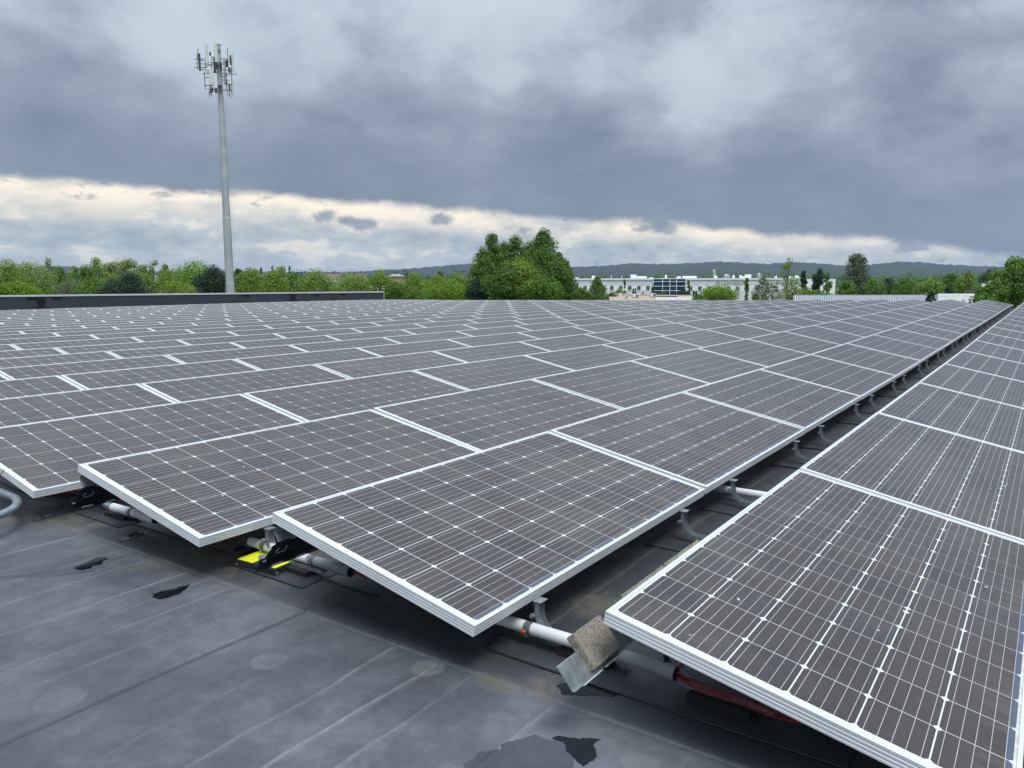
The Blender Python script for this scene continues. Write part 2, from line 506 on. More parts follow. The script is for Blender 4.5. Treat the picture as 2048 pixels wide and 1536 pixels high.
def smooth_noise(x, seed, freq):
    g = np.random.default_rng(seed).uniform(-1, 1, 400)
    t = (x + 50) * freq
    i = np.floor(t).astype(int); f = t - i; f = f * f * (3 - 2 * f)
    return g[i % 400] * (1 - f) + g[(i + 1) % 400] * f


def grid_mesh(name, us, vs, hi):
    U, V = np.meshgrid(us, vs, indexing='ij')
    Z = zroof(U, V)
    rd = np.zeros_like(Z); dk = np.zeros_like(Z); st = np.zeros_like(Z)
    if hi:
        fade = np.clip((U - HU[0]) / .1, 0, 1) * np.clip((HU[1] - U) / .3, 0, 1) * np.clip((V - HV[0]) / .1, 0, 1) * np.clip((HV[1] - V) / .1, 0, 1)
        for i, (v0, amp, vis) in enumerate(RIDGES):
            cen = v0 + .011 * smooth_noise(U, i, 2.2) + .006 * smooth_noise(U, i + 60, 7)
            d = (V - cen)
            g = np.exp(-(d / .0105) ** 2)
            a = amp * (.55 + .45 * smooth_noise(U, i + 90, 1.7))
            # broken off near the cross lap, then softer beyond it
            near = np.clip((.06 - U) / .05, 0, 1) + .45 * np.clip((U - .16) / .1, 0, 1)
            Z += fade * .0045 * a * g * (near * .8 + .2)
            rd = np.maximum(rd, fade * vis * np.clip(a, 0, 1) * np.exp(-(d / .0062) ** 2) * near)
        # long dark lap seam and the cross lap
        cen = 1.325 + .006 * smooth_noise(U, 33, 2.5)
        g = np.exp(-((V - cen) / .014) ** 4) * np.clip((.26 - U) / .05, 0, 1)
        dk = np.maximum(dk, g * .8)
        Z += fade * .003 * np.clip((cen - V) / .004, 0, 1) * np.clip((V - cen + .3) / .3, 0, 1) * (U < .26)
        cen = 2.50 + .01 * smooth_noise(U, 35, 2.5)
        dk = np.maximum(dk, .55 * np.exp(-((V - cen) / .012) ** 4) * np.clip((U + .1) / .05, 0, 1) * np.clip((.3 - U) / .05, 0, 1))
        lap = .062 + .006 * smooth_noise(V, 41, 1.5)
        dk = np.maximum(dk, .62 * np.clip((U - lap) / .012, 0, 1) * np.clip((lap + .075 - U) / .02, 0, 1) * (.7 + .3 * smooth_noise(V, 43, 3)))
        rd = np.maximum(rd, .42 * np.exp(-((U - lap) / .0035) ** 2))
        Z += fade * .0035 * np.clip((U - lap) / .006, 0, 1)
        # second faint lap line further out and wrinkles round the patches
        dk = np.maximum(dk, .35 * np.exp(-((U - .33) / .006) ** 2) * (V > 1.2))
        # mud where water has stood
        for (a0, b0, ra, rb, s) in [(.13, .24, .10, .10, .9), (.05, .40, .05, .10, .8), (.35, 1.9, .35, .7, .55), (.2, 3.3, .25, .6, .6), (.0, 3.62, .2, .25, .7),
                                    (.75, .45, .15, .1, .7), (.15, 2.25, .1, .3, .45), (-.02, 2.3, .1, .05, .5), (1.2, .6, .3, .06, .4), (1.9, .52, .2, .06, .4),
                                    (-.03, .63, .03, .03, .7), (.6, -.3, .3, .3, .4)]:
            q = ((U - a0) / ra) ** 2 + ((V - b0) / rb) ** 2
            st = np.maximum(st, s * np.clip(1.3 - q, 0, 1))
        # fastener plates showing through the membrane
        for (a0, b0, rr, s) in [(-.27, 1.12, .062, .75), (.0, .65, .058, .75), (-.79, 1.44, .075, .55), (-.07, -.145, .05, .55), (.02, 2.34, .05, .5)]:
            q = np.sqrt((U - a0) ** 2 + (V - b0) ** 2) / rr
            rd = np.maximum(rd, .42 * s * np.clip((1 - q) / .12, 0, 1))
            Z += fade * .0035 * np.clip(1 - q * q, 0, 1)
        Z += fade * .0022 * smooth_noise(U + V * .7, 51, 1.9) * smooth_noise(V - U * .4, 52, 1.6)
    nu, nv = len(us), len(vs)
    idx = np.arange(nu * nv).reshape(nu, nv)
    F = np.stack([idx[:-1, :-1], idx[1:, :-1], idx[1:, 1:], idx[:-1, 1:]], -1).reshape(-1, 4)
    if not hi:   # leave the hole the fine sheet fills
        uc = (U[:-1, :-1] + U[1:, 1:]) / 2; vc = (V[:-1, :-1] + V[1:, 1:]) / 2
        keep = ~((uc > HU[0]) & (uc < HU[1]) & (vc > HV[0]) & (vc < HV[1]))
        F = F[keep.ravel()]
    global HIZ
    if hi: HIZ = Z
    me = np_mesh(name, np.stack([U.ravel(), V.ravel(), Z.ravel()], 1), F, M['roof'], smooth=True)
    at = me.attributes.new('wear', 'FLOAT_COLOR', 'POINT')
    at.data.foreach_set('color', np.stack([rd.ravel(), dk.ravel(), st.ravel(), np.ones(nu * nv)], 1).astype(np.float32).ravel())
    return me


us = np.unique(np.concatenate([np.linspace(-14, HU[0], 8), np.linspace(HU[0], HU[1], 4), np.linspace(HU[1], 38.6, 60)]))
vs = np.unique(np.concatenate([np.linspace(-14, HV[0], 8), np.linspace(HV[0], HV[1], 4), np.linspace(HV[1], 37.6, 50)]))
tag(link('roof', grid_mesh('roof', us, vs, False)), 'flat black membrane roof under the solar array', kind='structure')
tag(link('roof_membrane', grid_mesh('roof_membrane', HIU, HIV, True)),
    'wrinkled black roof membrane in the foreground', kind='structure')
# the building that carries the roof
GZ = -8.4
b = MB()
b.box((12.3, 11.8, (GZ - .9) / 2 - .2), (52.4, 51.4, -GZ - .9))
tag(b.build('roof_building_wall', M['wall']), 'outer wall of the building below the solar roof', 'building wall')

# ------------------------------------------------------------------ ground
g = MB()
g.quad_list([(-7000, -7000, GZ), (7000, -7000, GZ), (7000, 7000, GZ), (-7000, 7000, GZ)], [(0, 1, 2, 3)])
M['ground'] = mat('grass_and_fields', (.052, .085, .028), .9, var=.35, vscale=.02)
tag(g.build('ground', M['ground']), kind='structure')

# ------------------------------------------------------------------ solar panels
CU, CV, CS = .1596, .1597, .1557
MU = (PL - 12 * CU) / 2; MV = (PW - 6 * CV) / 2


def frame_mesh():
    prof = [(.0115, -.0030), (.0115, -.0003), (.0108, 0), (.0010, 0), (0, -.0010), (0, -.0085), (.0014, -.0100), (.0014, -.0118), (0, -.0133),
            (0, -.0190), (.0014, -.0205), (.0014, -.0223), (0, -.0238), (0, -.0295), (.0014, -.0310), (.0014, -.0328), (0, -.0343), (0, -.0400),
            (.0280, -.0400), (.0280, -.0385), (.0018, -.0385), (.0018, -.0060), (.0115, -.0060)]
    vs, fs = [], []
    for i, (ins, zz) in enumerate(prof):
        vs += [(ins, -ins, zz), (PL - ins, -ins, zz), (PL - ins, -PW + ins, zz), (ins, -PW + ins, zz)]
    n = len(prof)
    for i in range(n):
        j = (i + 1) % n
        for k in range(4):
            k2 = (k + 1) % 4
            fs.append((i * 4 + k, i * 4 + k2, j * 4 + k2, j * 4 + k))
    return MB().quad_list(vs, fs).mesh('frame', M['frame'])


def octo(cx, cy, half, ch, zt, zb):
    h = half
    pts = [(-h + ch, -h), (h - ch, -h), (h, -h + ch), (h, h - ch), (h - ch, h), (-h + ch, h), (-h, h - ch), (-h, -h + ch)]
    return [(cx + x, cy + y, zt) for x, y in pts], pts


def cell_uv(me, centres, nper):
    """uv 'cell' runs 0..1 over each cell; uv 'panel' runs 0..1 over the panel; 'tone' is random per cell"""
    uc = me.uv_layers.new(name='cell'); up = me.uv_layers.new(name='panel')
    co = np.zeros(len(me.vertices) * 3, np.float32); me.vertices.foreach_get('co', co); co = co.reshape(-1, 3)
    li = np.zeros(len(me.loops), np.int32); me.loops.foreach_get('vertex_index', li)
    P = co[li][:, :2]
    ci = li // nper
    C = np.array(centres)[ci]
    a = (P - C[:, :2]) / CS + .5
    uc.data.foreach_set('uv', a.astype(np.float32).ravel())
    q = np.stack([P[:, 0] / PL, 1 + P[:, 1] / PW], 1) if len(centres) > 1 else np.full_like(P, .5)
    up.data.foreach_set('uv', q.astype(np.float32).ravel())
    return P, C


def cells_mesh():
    vs, fs, cen, tone = [], [], [], []
    for i in range(12):
        for j in range(6):
            cx = MU + CU * (i + .5); cy = -(MV + CV * (j + .5))
            t, _ = octo(cx, cy, CS / 2, .0088, -.0022, 0)
            b = len(vs); vs += t; fs.append(tuple(range(b, b + 8))); cen.append((cx, cy)); tone.append(random.random())
    me = bpy.data.meshes.new('cells'); me.from_pydata(vs, [], fs); me.materials.append(M['cell'])
    cell_uv(me, cen, 8)
    at = me.attributes.new('tone', 'FLOAT', 'FACE'); at.data.foreach_set('value', tone)
    return me


def single_cell_mesh(row):
    t, pts = octo(0, 0, CS / 2, .0088, 0, 0)
    vs = t + [(x, y, -.0006) for x, y, _ in t]
    fs = [tuple(range(8))] + [(k, k + 8, (k + 1) % 8 + 8, (k + 1) % 8) for k in range(8)]
    me = bpy.data.meshes.new('solar_cell'); me.from_pydata(vs, [], fs); me.materials.append(M['cell'])
    uc = me.uv_layers.new(name='cell'); up = me.uv_layers.new(name='panel')
    for lp in me.loops:
        x, y, _ = vs[lp.vertex_index]
        uc.data[lp.index].uv = (x / CS + .5, y / CS + .5)
        yy = 1 - (MV + CV * (row + .5) - y) / PW
        up.data[lp.index].uv = (.5, yy)
    at = me.attributes.new('tone', 'FLOAT', 'FACE'); at.data.foreach_set('value', [.5] * len(fs))
    return me


FRAME = frame_mesh()
CELLS = cells_mesh()
CELL1 = [single_cell_mesh(j) for j in range(6)]
SHEET = MB().box((PL / 2, -PW / 2, -.0042), (PL - .023, PW - .023, .0024)).mesh('backsheet', M['sheet'])
jb = MB(); jb.box((PL * .5, -.12, -.012), (.11, .09, .014)); JBOX = jb.mesh('junction_box', M['rubber'])
ORD = ['first', 'second', 'third', 'fourth', 'fifth', 'sixth', 'seventh', 'eighth', 'ninth', 'tenth', 'eleventh', 'twelfth', 'thirteenth', 'fourteenth',
       'fifteenth', 'sixteenth', 'seventeenth', 'eighteenth', 'nineteenth', 'twentieth', 'twenty-first', 'twenty-second', 'twenty-third', 'twenty-fourth',
       'twenty-fifth', 'twenty-sixth', 'twenty-seventh']
ADJ = {(1, 0): (-.002, .25), (2, 0): (-.008, -.75), (3, 0): (.0, -.2), (0, 0): (0, 0)}


def in_view(p, mx=60):
    q = Vector(p) - CAM
    zz = q.dot(c_f)
    if zz < .1: return False
    x = 1024 + 1553.15 * q.dot(c_r) / zz
    y = 768 + 1553.15 * q.dot(c_d) / zz
    return -mx < x < 2048 + mx and y < 1536 + 600


slots = []
for r in range(26):
    for k in range(NCOL):
        u = UR[r] + k * STEP; v = VR[r]
        cs = [(u, v, 0), (u + PL, v, 0), (u, v - .97, -.2), (u + PL, v - .97, -.2)]
        if any(in_view(c) for c in cs):
            slots.append((((u - CAM.x) * c_f.x + (v - CAM.y) * c_f.y), r, k))
slots.sort()
NEARCELLS = {(0, 0), (0, 1), (0, 2), (1, 0), (1, 1), (1, 2), (2, 0), (2, 1), (3, 0), (3, 1)}
n_ind = 298
far_panels = [(r, k) for _, r, k in slots[n_ind:]]


def panel_xform(r, k):
    u = UR[r] + k * STEP; v = VR[r]
    z0 = zrow(u, r); z1 = zrow(u + PL, r)
    dz, dt = ADJ.get((r, k), (0, 0))
    jit = random.uniform(-.12, .12) if k or r > 3 else 0
    return (u, v, z0 + dz + (random.uniform(-.0015, .0015) if k else 0)), (PT + R(dt + jit), -math.atan2(z1 - z0, PL), 0)


def panel_label(r, k):
    where = 'the rightmost row' if r == 0 else f'the {ORD[r]} row from the right'
    if r <= 3 and k <= 9:
        extra = {(0, 0): 'large foreground solar panel at lower right with concrete block under its corner',
                 (1, 0): 'front solar panel in the middle with its bare low corner over the dark roof',
                 (2, 0): 'front solar panel left of centre above the upper black deflector',
                 (3, 0): 'solar panel cut by the left edge beside the bent metal pipe'}.get((r, k))
        return extra or f'solar panel {ORD[k]} from the near end of {where}'
    kk = NCOL - 1 - k
    if kk == 0: return f'last solar panel at the far end of {where}'
    return f'solar panel {ORD[kk]} from the far end of {where}'


for _, r, k in slots[:n_ind]:
    loc, rot = panel_xform(r, k)
    t = thing('solar_panel', panel_label(r, k), 'solar panel', loc, rot, 'solar panels in rows across the roof')
    link('frame', FRAME, t)
    link('backsheet', SHEET, t)
    if (r, k) in NEARCELLS:
        for i in range(12):
            for j in range(6):
                link('solar_cell', CELL1[j], t, (MU + CU * (i + .5), -(MV + CV * (j + .5)), -.0022))
    else:
        c = link('cells', CELLS, t); c['kind'] = 'stuff'
    if k < 3 and r < 4: link('junction_box', JBOX, t)

# the remaining far panels near the left parapet, joined
fv, ff, fm, ftone = [], [], [], []
def co_of(me):
    a = np.zeros(len(me.vertices) * 3, np.float32); me.vertices.foreach_get('co', a); return a.reshape(-1, 3)
prof_q = MB()
prof_q.box((PL / 2, -.006, -.02), (PL, .012, .04), mi=0); prof_q.box((PL / 2, -PW + .006, -.02), (PL, .012, .04), mi=0)
prof_q.box((.006, -PW / 2, -.0201), (.012, PW - .0244, .0398), mi=0); prof_q.box((PL - .006, -PW / 2, -.0201), (.012, PW - .0244, .0398), mi=0)
prof_q.box((PL / 2, -PW / 2, -.006), (PL - .0244, PW - .0244, .004), mi=1)
base_v = np.array(prof_q.v); base_f = np.array(prof_q.f); base_m = np.array(prof_q.mi)
cell_v = co_of(CELLS); ncf = 72
V4, F4, M4, CVt, CFt, off, coff = [], [], [], [], [], 0, 0
CEN = []
for (r, k) in far_panels:
    loc, rot = panel_xform(r, k)
    mt = Euler(rot).to_matrix()
    mm = np.array(mt)
    V4.append(base_v @ mm.T + np.array(loc)); F4.append(base_f + off); off += len(base_v); M4.append(base_m)
    CVt.append(cell_v @ mm.T + np.array(loc)); CFt.append(np.arange(72 * 8).reshape(72, 8) + coff); coff += 72 * 8
far_root = None
if far_panels:
    me = np_mesh('distant_solar_panels', np.concatenate(V4), np.concatenate(F4), [M['frame'], M['sheet']], mi=np.concatenate(M4))
    far_root = tag(link('distant_solar_panels', me), 'white framed solar panels beyond the counted ones, before the dark parapet', 'solar panels', kind='stuff')
    me = np_mesh('distant_solar_cells', np.concatenate(CVt), np.concatenate(CFt), M['cell'], tone=np.tile([random.random() for _ in range(72)], len(far_panels)))
    uc = me.uv_layers.new(name='cell'); up = me.uv_layers.new(name='panel')
    C = np.array([(MU + CU * (i + .5), -(MV + CV * (j + .5))) for i in range(12) for j in range(6)])
    loc0 = cell_v[:, :2]; a = (loc0 - np.repeat(C, 8, 0)) / CS + .5
    uc.data.foreach_set('uv', np.tile(a, (len(far_panels), 1)).astype(np.float32).ravel())
    q = np.stack([loc0[:, 0] / PL, 1 + loc0[:, 1] / PW], 1)
    up.data.foreach_set('uv', np.tile(q, (len(far_panels), 1)).astype(np.float32).ravel())
    o = link('cells', me, far_root); o['kind'] = 'stuff'


# ------------------------------------------------------------------ curved support brackets
def arc(c, rad, a0, a1, n):
    return [(c[0] + rad * math.cos(R(a0 + (a1 - a0) * i / n)), c[1] + rad * math.sin(R(a0 + (a1 - a0) * i / n))) for i in range(n + 1)]


def channel(path, wd, dp, th=.0025):
    """U channel swept along a (y, z) path; open side towards the outside of the bend"""
    mb = MB()
    P = [Vector((0, a, b_)) for a, b_ in path]
    vs = []; n = len(P)
    for i in range(n):
        t = (P[min(i + 1, n - 1)] - P[max(i - 1, 0)]).normalized()
        nn = Vector((0, -t.z, t.y))            # inner normal
        for (x, q) in [(-wd / 2, -dp), (-wd / 2, 0), (wd / 2, 0), (wd / 2, -dp), (wd / 2 - th, -dp), (wd / 2 - th, -th), (-wd / 2 + th, -th), (-wd / 2 + th, -dp)]:
            vs.append(P[i] + Vector((x, 0, 0)) + nn * q)
    fs = []
    for i in range(n - 1):
        for k in range(8):
            k2 = (k + 1) % 8
            fs.append((i * 8 + k, i * 8 + k2, i * 8 + 8 + k2, i * 8 + 8 + k))
    for e in (0, (n - 1) * 8):
        fs += [(e, e + 1, e + 6, e + 7), (e + 1, e + 2, e + 5, e + 6), (e + 2, e + 3, e + 4, e + 5)]
    mb.quad_list(vs, fs)
    return mb


def bracket_parts(top):
    """local origin on the roof below the panel's low edge; +y towards the higher neighbour row; feet run towards -y"""
    path = [(0, top), (0, .118)] + arc((-.088, .118), .088, 0, -82, 9)[1:] + [(-.16, .0275), (-.36, .0250)]
    chm = channel(path, .036, .018).mesh('channel', M['bracket'])
    foot = MB(); foot.box((0, -.205, .0135), (.10, .19, .027)); 
    for sx in (-1, 1): foot.box((sx * .044, -.205, .0285), (.012, .19, .003))
    fm_ = foot.mesh('rubber_foot', M['rubber'])
    lug = MB(); lug.box((0, -.012, top + .001), (.046, .034, .003)); lug.box((0, .006, top - .006), (.030, .004, .02))
    lm = lug.mesh('mounting_lug', M['bracket'])
    bolt = MB(); bolt.tube([(-.034, .004, top - .05), (-.020, .004, top - .05)], .008, 6); bolt.tube([(-.030, .004, top - .05), (.034, .004, top - .05)], .0035, 6)
    bm_ = bolt.mesh('bolt', M['galv'])
    hl = MB()
    for a in range(-70, 0, 16):
        cy, cz = -.088 + .0872 * math.cos(R(a)), .118 + .0872 * math.sin(R(a))
        hl.box((0, cy - .0004 * math.cos(R(a)), cz), (.010, .0016, .011), rot=(R(a), 0, 0))
    hm_ = hl.mesh('channel_slots', M['rubber'])
    return [('channel', chm), ('rubber_foot', fm_), ('mounting_lug', lm), ('bolt', bm_), ('channel_slots', hm_)]


BRK = bracket_parts(.158)
BRK_T = bracket_parts(.275)


def bracket(loc, label, parts=BRK, group='curved brackets under the low panel edges'):
    t = thing('support_bracket', label, 'bracket', loc, (0, 0, random.uniform(-.03, .03)), group)
    for nme, me in parts: link(nme, me, t)
    return t


cnt = 0
for k in range(NCOL):
    for off_u in (.335, STEP - .372):
        u = k * STEP + off_u + .0188
        lab = ('nearest curved steel bracket, beside the white conduit, under the middle row edge' if cnt == 0 else
               f'{ORD[cnt]} curved steel bracket from the near end of the roof gap' if cnt < 19 else
               (f'{ORD[37 - cnt]} curved steel bracket from the far end of the roof gap' if cnt < 37 else 'last curved steel bracket at the far end of the roof gap'))
        bracket((u, .452, float(zroof(u, .4))), lab)
        cnt += 1
for r in (2, 3):
    for k in range(2):
        for off_u in (.335, STEP - .372):
            if r == 2 and k == 0 and off_u == .335:
                lab = 'curved bracket between the front panels, behind the lower black deflector'
            else:
                lab = f'shaded curved bracket {"beneath" if r == 2 else "deep beneath"} the {"third" if r == 2 else "fourth"} row, {ORD[k * 2 + (off_u > 1)]} from the near end'
            u = k * STEP + off_u + UR[r]
            bracket((u, VR[r] - .985, ROOF), lab)
bracket((.33, -.02, ROOF), 'tall curved bracket in the shade beneath the lower right panel', BRK_T)


# ------------------------------------------------------------------ wind deflectors under the second and third rows
def deflector(r, label):
    v0 = VR[r]; u0 = UR[r]
    t = thing('wind_deflector', label, 'wind deflector', (u0, v0, ROOF), group='black wind deflectors')
    z = lambda q: q - ROOF
    prof = [(-.012, z(-.088)), (.000, z(-.104)), (.010, z(-.112)), (.008, z(-.120)), (.024, z(-.148)), (.030, z(-.158)), (.042, z(-.160)),
            (.046, z(-.170)), (.054, z(-.200)), (.062, z(-.214))]
    skew = [.02, .004, -.004, -.008, -.020, -.026, -.032, -.036, -.050, -.056]
    MB().strip(prof, 0.0, 1.93, .0015, skew=skew).build('ribbed_sheet', M['black_sheet'], t)
    gp = [(-.016, z(-.030)), (-.006, z(-.035)), (-.001, z(-.045)), (-.004, z(-.062)), (-.020, z(-.088))]
    MB().strip(gp, .004, 1.93, .0015).build('rolled_steel_lip', M['galv'], t)
    def on(i, du, hu, w_, l_):
        a = Vector((0, *prof[i])); b_ = Vector((0, *prof[i + 1])); d_ = (b_ - a).normalized(); nn = Vector((0, d_.z, -d_.y))
        if nn.y < 0: nn = -nn
        return a, b_, d_, nn
    for (i, f, x0, x1, hw) in [(8, .45, .030, .085, .0045), (8, .45, .150, .200, .0045), (0, .55, .075, .135, .0018), (7, .10, -.020, -.004, .005)]:
        a, b_, d_, nn = on(i, 0, 0, 0, 0)
        c = a.lerp(b_, f) - nn * .0012
        vs = [(x0, *(c - d_ * hw).yz), (x1, *(c - d_ * hw).yz), (x1, *(c + d_ * hw).yz), (x0, *(c + d_ * hw).yz)]
        vs2 = [(x, y + nn.y * .0040, zz + nn.z * .0040) for x, y, zz in vs]
        MB().quad_list(vs + vs2, [(0, 1, 2, 3), (4, 5, 6, 7), (0, 1, 5, 4), (1, 2, 6, 5), (2, 3, 7, 6), (3, 0, 4, 7)]).build('bright_slot', M['slot'], t)
    a, b_, d_, nn = on(3, 0, 0, 0, 0)
    def pt(x, f): 
        c = a.lerp(b_, f) - nn * .0012
        return (x, c.y, c.z)
    MB().tube([pt(.030, .15), pt(.022, .75), pt(.030, 1.0), pt(.058, 1.0), pt(.068, .8), pt(.068, .2)], .0011, 4).build('punched_tab', M['slot'], t)
    return t


deflector(1, 'lower black wind deflector, its tip over the yellow taped block')
deflector(2, 'upper black wind deflector, left of the yellow taped block')

# ------------------------------------------------------------------ yellow taped rubber block
t = thing('marker_block', 'black rubber block with two yellow tape strips below the front panel corner', 'block', (.325, 1.840, ROOF), (0, 0, R(4)))
mb = MB(); mb.box((0, 0, .017), (.225, .245, .034))
mb.build('rubber_body', M['rubber'], t)
MB().box((-.012, .070, .0352), (.185, .096, .0016)).build('yellow_strip', M['yellow'], t)
MB().box((-.005, -.066, .0352), (.185, .092, .0016)).build('yellow_strip', M['yellow'], t)
MB().box((-.045, .012, .043), (.050, .028, .014), rot=(.5, .2, .1)).build('steel_clip', M['galv'], t)
for sx, sy in ((-.10, -.124), (.10, -.124), (-.114, .11)):
    MB().tube([(sx, sy, .016), (sx - (.004 if sy > 0 else 0), sy - (.004 if sy < 0 else 0), .016)], .006, 6).build('screw', M['galv'], t)


# ------------------------------------------------------------------ conduits
def conduit(label, p0, p1, coupling=None, m_='pvc', tape=None, tapes_rust=False, r=.0215, gr='white conduits between the rows'):
    p0, p1 = Vector(p0), Vector(p1)
    t = thing('conduit_pipe', label, 'pipe', p0, group=gr)
    d = p1 - p0
    MB().tube([(0, 0, 0), d * .5, d], r, 18).build('pipe', M[m_], t, smooth=False)
    if coupling is not None:
        a = d * coupling[0]; b_ = d * coupling[1]
        MB().tube([a, b_], r * 1.18, 18).build('coupling', M[m_], t)
        MB().tube([b_ * .98 + a * .02, b_ + d.normalized() * .0015], r * .95, 14).build('dark_mouth', M['rubber'], t)
    if tape is not None:
        a = d * tape; b_ = a + d.normalized() * .028
        MB().tube([a, b_], r * 1.03, 18).build('tape_wrap', M['tape'], t)
        if tapes_rust: MB().tube([a - d.normalized() * .004 + Vector((-.010, 0, -.008)), a + d.normalized() * .014 + Vector((-.012, 0, -.010))], r * .72, 10).build('rusty_clamp', M['rust'], t)
        hook = [b_ * .5 + a * .5 + Vector((math.sin(q) * r * 1.25, 0, -math.cos(q) * r * 1.25 - .004)) for q in np.linspace(-1.6, 1.6, 9)]
        MB().tube(hook, .0028, 6).build('clamp_hook', M['galv'], t)
    return t


ZP = -.293
conduit('white conduit stub crossing the near end of the roof gap', (.315, .66, ZP), (.315, .115, ZP), tape=.34, tapes_rust=True)
conduit('conduit in painted shade running beneath the lower right panel', (.317, .112, ZP), (.305, -.085, ZP), coupling=(.72, 1.0), m_='pvc_shade')
conduit('white conduit ends behind the lower black deflector', (.335, 2.02, ZP), (.335, 1.62, ZP), tape=.22)
conduit('conduit in painted shade under the middle panel, right of the yellow block', (.335, 1.61, ZP), (.335, 1.36, ZP), coupling=(.6, 1.0), m_='pvc_shade', tape=.04)
conduit('white conduit beneath the upper black deflector', (.27, 3.10, ZP - .0), (.275, 2.70, ZP), coupling=(.72, 1.0), tape=.42)
conduit('white conduit crossing the roof gap behind the third bracket', (2.46, .70, ZP), (2.46, .03, ZP))
conduit('short grey sleeve beneath the middle panel', (.47, 1.48, ZP), (.47, 1.25, ZP), r=.018)


# ------------------------------------------------------------------ cables
def wob_path(pts, n, amp, seed):
    P = [Vector(p) for p in pts]
    out = []
    for i in range(n + 1):
        t = i / n * (len(P) - 1); k = min(int(t), len(P) - 2); f = t - k
        p_1 = P[max(k - 1, 0)]; p0 = P[k]; p1 = P[k + 1]; p2 = P[min(k + 2, len(P) - 1)]
        q = .5 * ((2 * p0) + (p1 - p_1) * f + (2 * p_1 - 5 * p0 + 4 * p1 - p2) * f * f + (3 * p0 - p_1 - 3 * p1 + p2) * f ** 3)
        q += Vector((0, 0, amp * math.sin(t * 3 + seed)))
        out.append(q)
    return out


def cable(label, pts, m_, r=.0042, amp=.003, seed=0, group=None, n=24):
    o = MB().tube(wob_path(pts, n, amp, seed), r, 8).build('cable', m_, smooth=True)
    return tag(o, label, 'cable', group)


cable('upper red cable leaving the shade-toned conduit at lower right', [(.305, -.075, -.288), (.30, -.16, -.298), (.292, -.27, -.302), (.28, -.38, -.30), (.26, -.5, -.29)], M['red'], seed=1)
cable('lower red cable leaving the shade-toned conduit at lower right', [(.302, -.075, -.298), (.295, -.16, -.310), (.287, -.27, -.314), (.275, -.38, -.312), (.26, -.5, -.30)], M['red'], seed=2)
cable('short red cable rising from the shade-toned conduit at lower right', [(.31, -.08, -.285), (.33, -.10, -.262), (.38, -.11, -.24), (.42, -.12, -.20)], M['red'], amp=0)
cable('upper red cable sagging under the third row into the conduit', [(.45, 2.65, -.27), (.40, 2.45, -.30), (.36, 2.2, -.305), (.34, 2.02, -.288)], M['red'], seed=3)
cable('lower red cable sagging under the third row into the conduit', [(.48, 2.7, -.29), (.43, 2.45, -.315), (.38, 2.2, -.318), (.34, 2.02, -.295)], M['red'], seed=4)
cable('red cable leaving the conduit under the upper deflector', [(.275, 2.71, -.293), (.28, 2.6, -.30), (.30, 2.45, -.305), (.35, 2.3, -.30)], M['red'])
cable('red cable at the mouth of the conduit under the middle panel', [(.335, 1.37, -.293), (.34, 1.27, -.30), (.36, 1.1, -.31), (.45, .9, -.3)], M['red'])
seed_ = 5
for i in range(9):
    m_ = M['red'] if i % 3 == 1 or i in (3, 8) else M['blackcable']
    nm = 'red' if m_ is M['red'] else 'black'
    z0 = -.335 + .007 * (i % 5)
    cable(f'{nm} cable in the bundle under the left rows, {ORD[i]} from the far side', [(.42 - .025 * i, 4.55, z0 + .05), (.40 - .02 * i, 4.1, z0), (.40 - .012 * i, 3.7, z0 - .004), (.42 + .008 * i, 3.35, z0), (.5 + .01 * i, 2.95, z0 + .02)],
          m_, seed=i, group=f'{nm} cables bundled under the left rows', r=.0045)
for i in range(5):
    m_ = M['red'] if i % 2 else M['blackcable']
    nm = 'red' if i % 2 else 'black'
    cable(f'loose {nm} cable looping by the bent metal pipe, {ORD[i]} from the left', [(.20 + .03 * i, 4.3, -.30), (.10 + .03 * i, 4.0, -.26 + .02 * i), (.18 + .03 * i, 3.72, -.31), (.40 + .02 * i, 3.45, -.325)],
          m_, seed=i * 2, group=f'loose {nm} cables by the bent pipe', r=.004)
cable('thin black wire sticking up at the left edge', [(-.02, 3.80, -.28), (-.12, 3.48, -.16), (-.165, 3.36, -.09), (-.150, 3.315, -.035)], M['blackcable'], r=.0018, amp=0)

# bent galvanised pipe at the left edge
t_pts = [(.08, 4.1, -.24), (-.035, 3.70, -.24), (-.020, 3.63, -.24), (-.012, 3.56, -.24), (-.022, 3.49, -.24), (-.048, 3.40, -.24), (-.09, 3.325, -.24), (-.15, 3.262, -.24),
         (-.224, 3.216, -.24), (-.45, 3.10, -.24), (-.8, 2.95, -.24)]
t_pts = [(.10, 4.15, -.24)] + wob_path([(-.02, 3.78, -.24), (-.025, 3.62, -.24), (-.035, 3.50, -.24), (-.075, 3.385, -.24), (-.15, 3.285, -.24), (-.26, 3.215, -.24)], 26, 0, 0) + [(-.8, 2.98, -.24)]
t_ = thing('bent_pipe', 'smooth bent galvanised pipe looping in from the left edge', 'pipe', (-.05, 3.45, ROOF))
o = MB().tube([Vector(q) - Vector((-.05, 3.45, ROOF)) for q in t_pts], .0205, 18).build('bent_tube', M['galv'], t_, smooth=True)
MB().box((.16, .75, .05), (.05, .05, .1)).build('pipe_support', M['rubber'], t_)

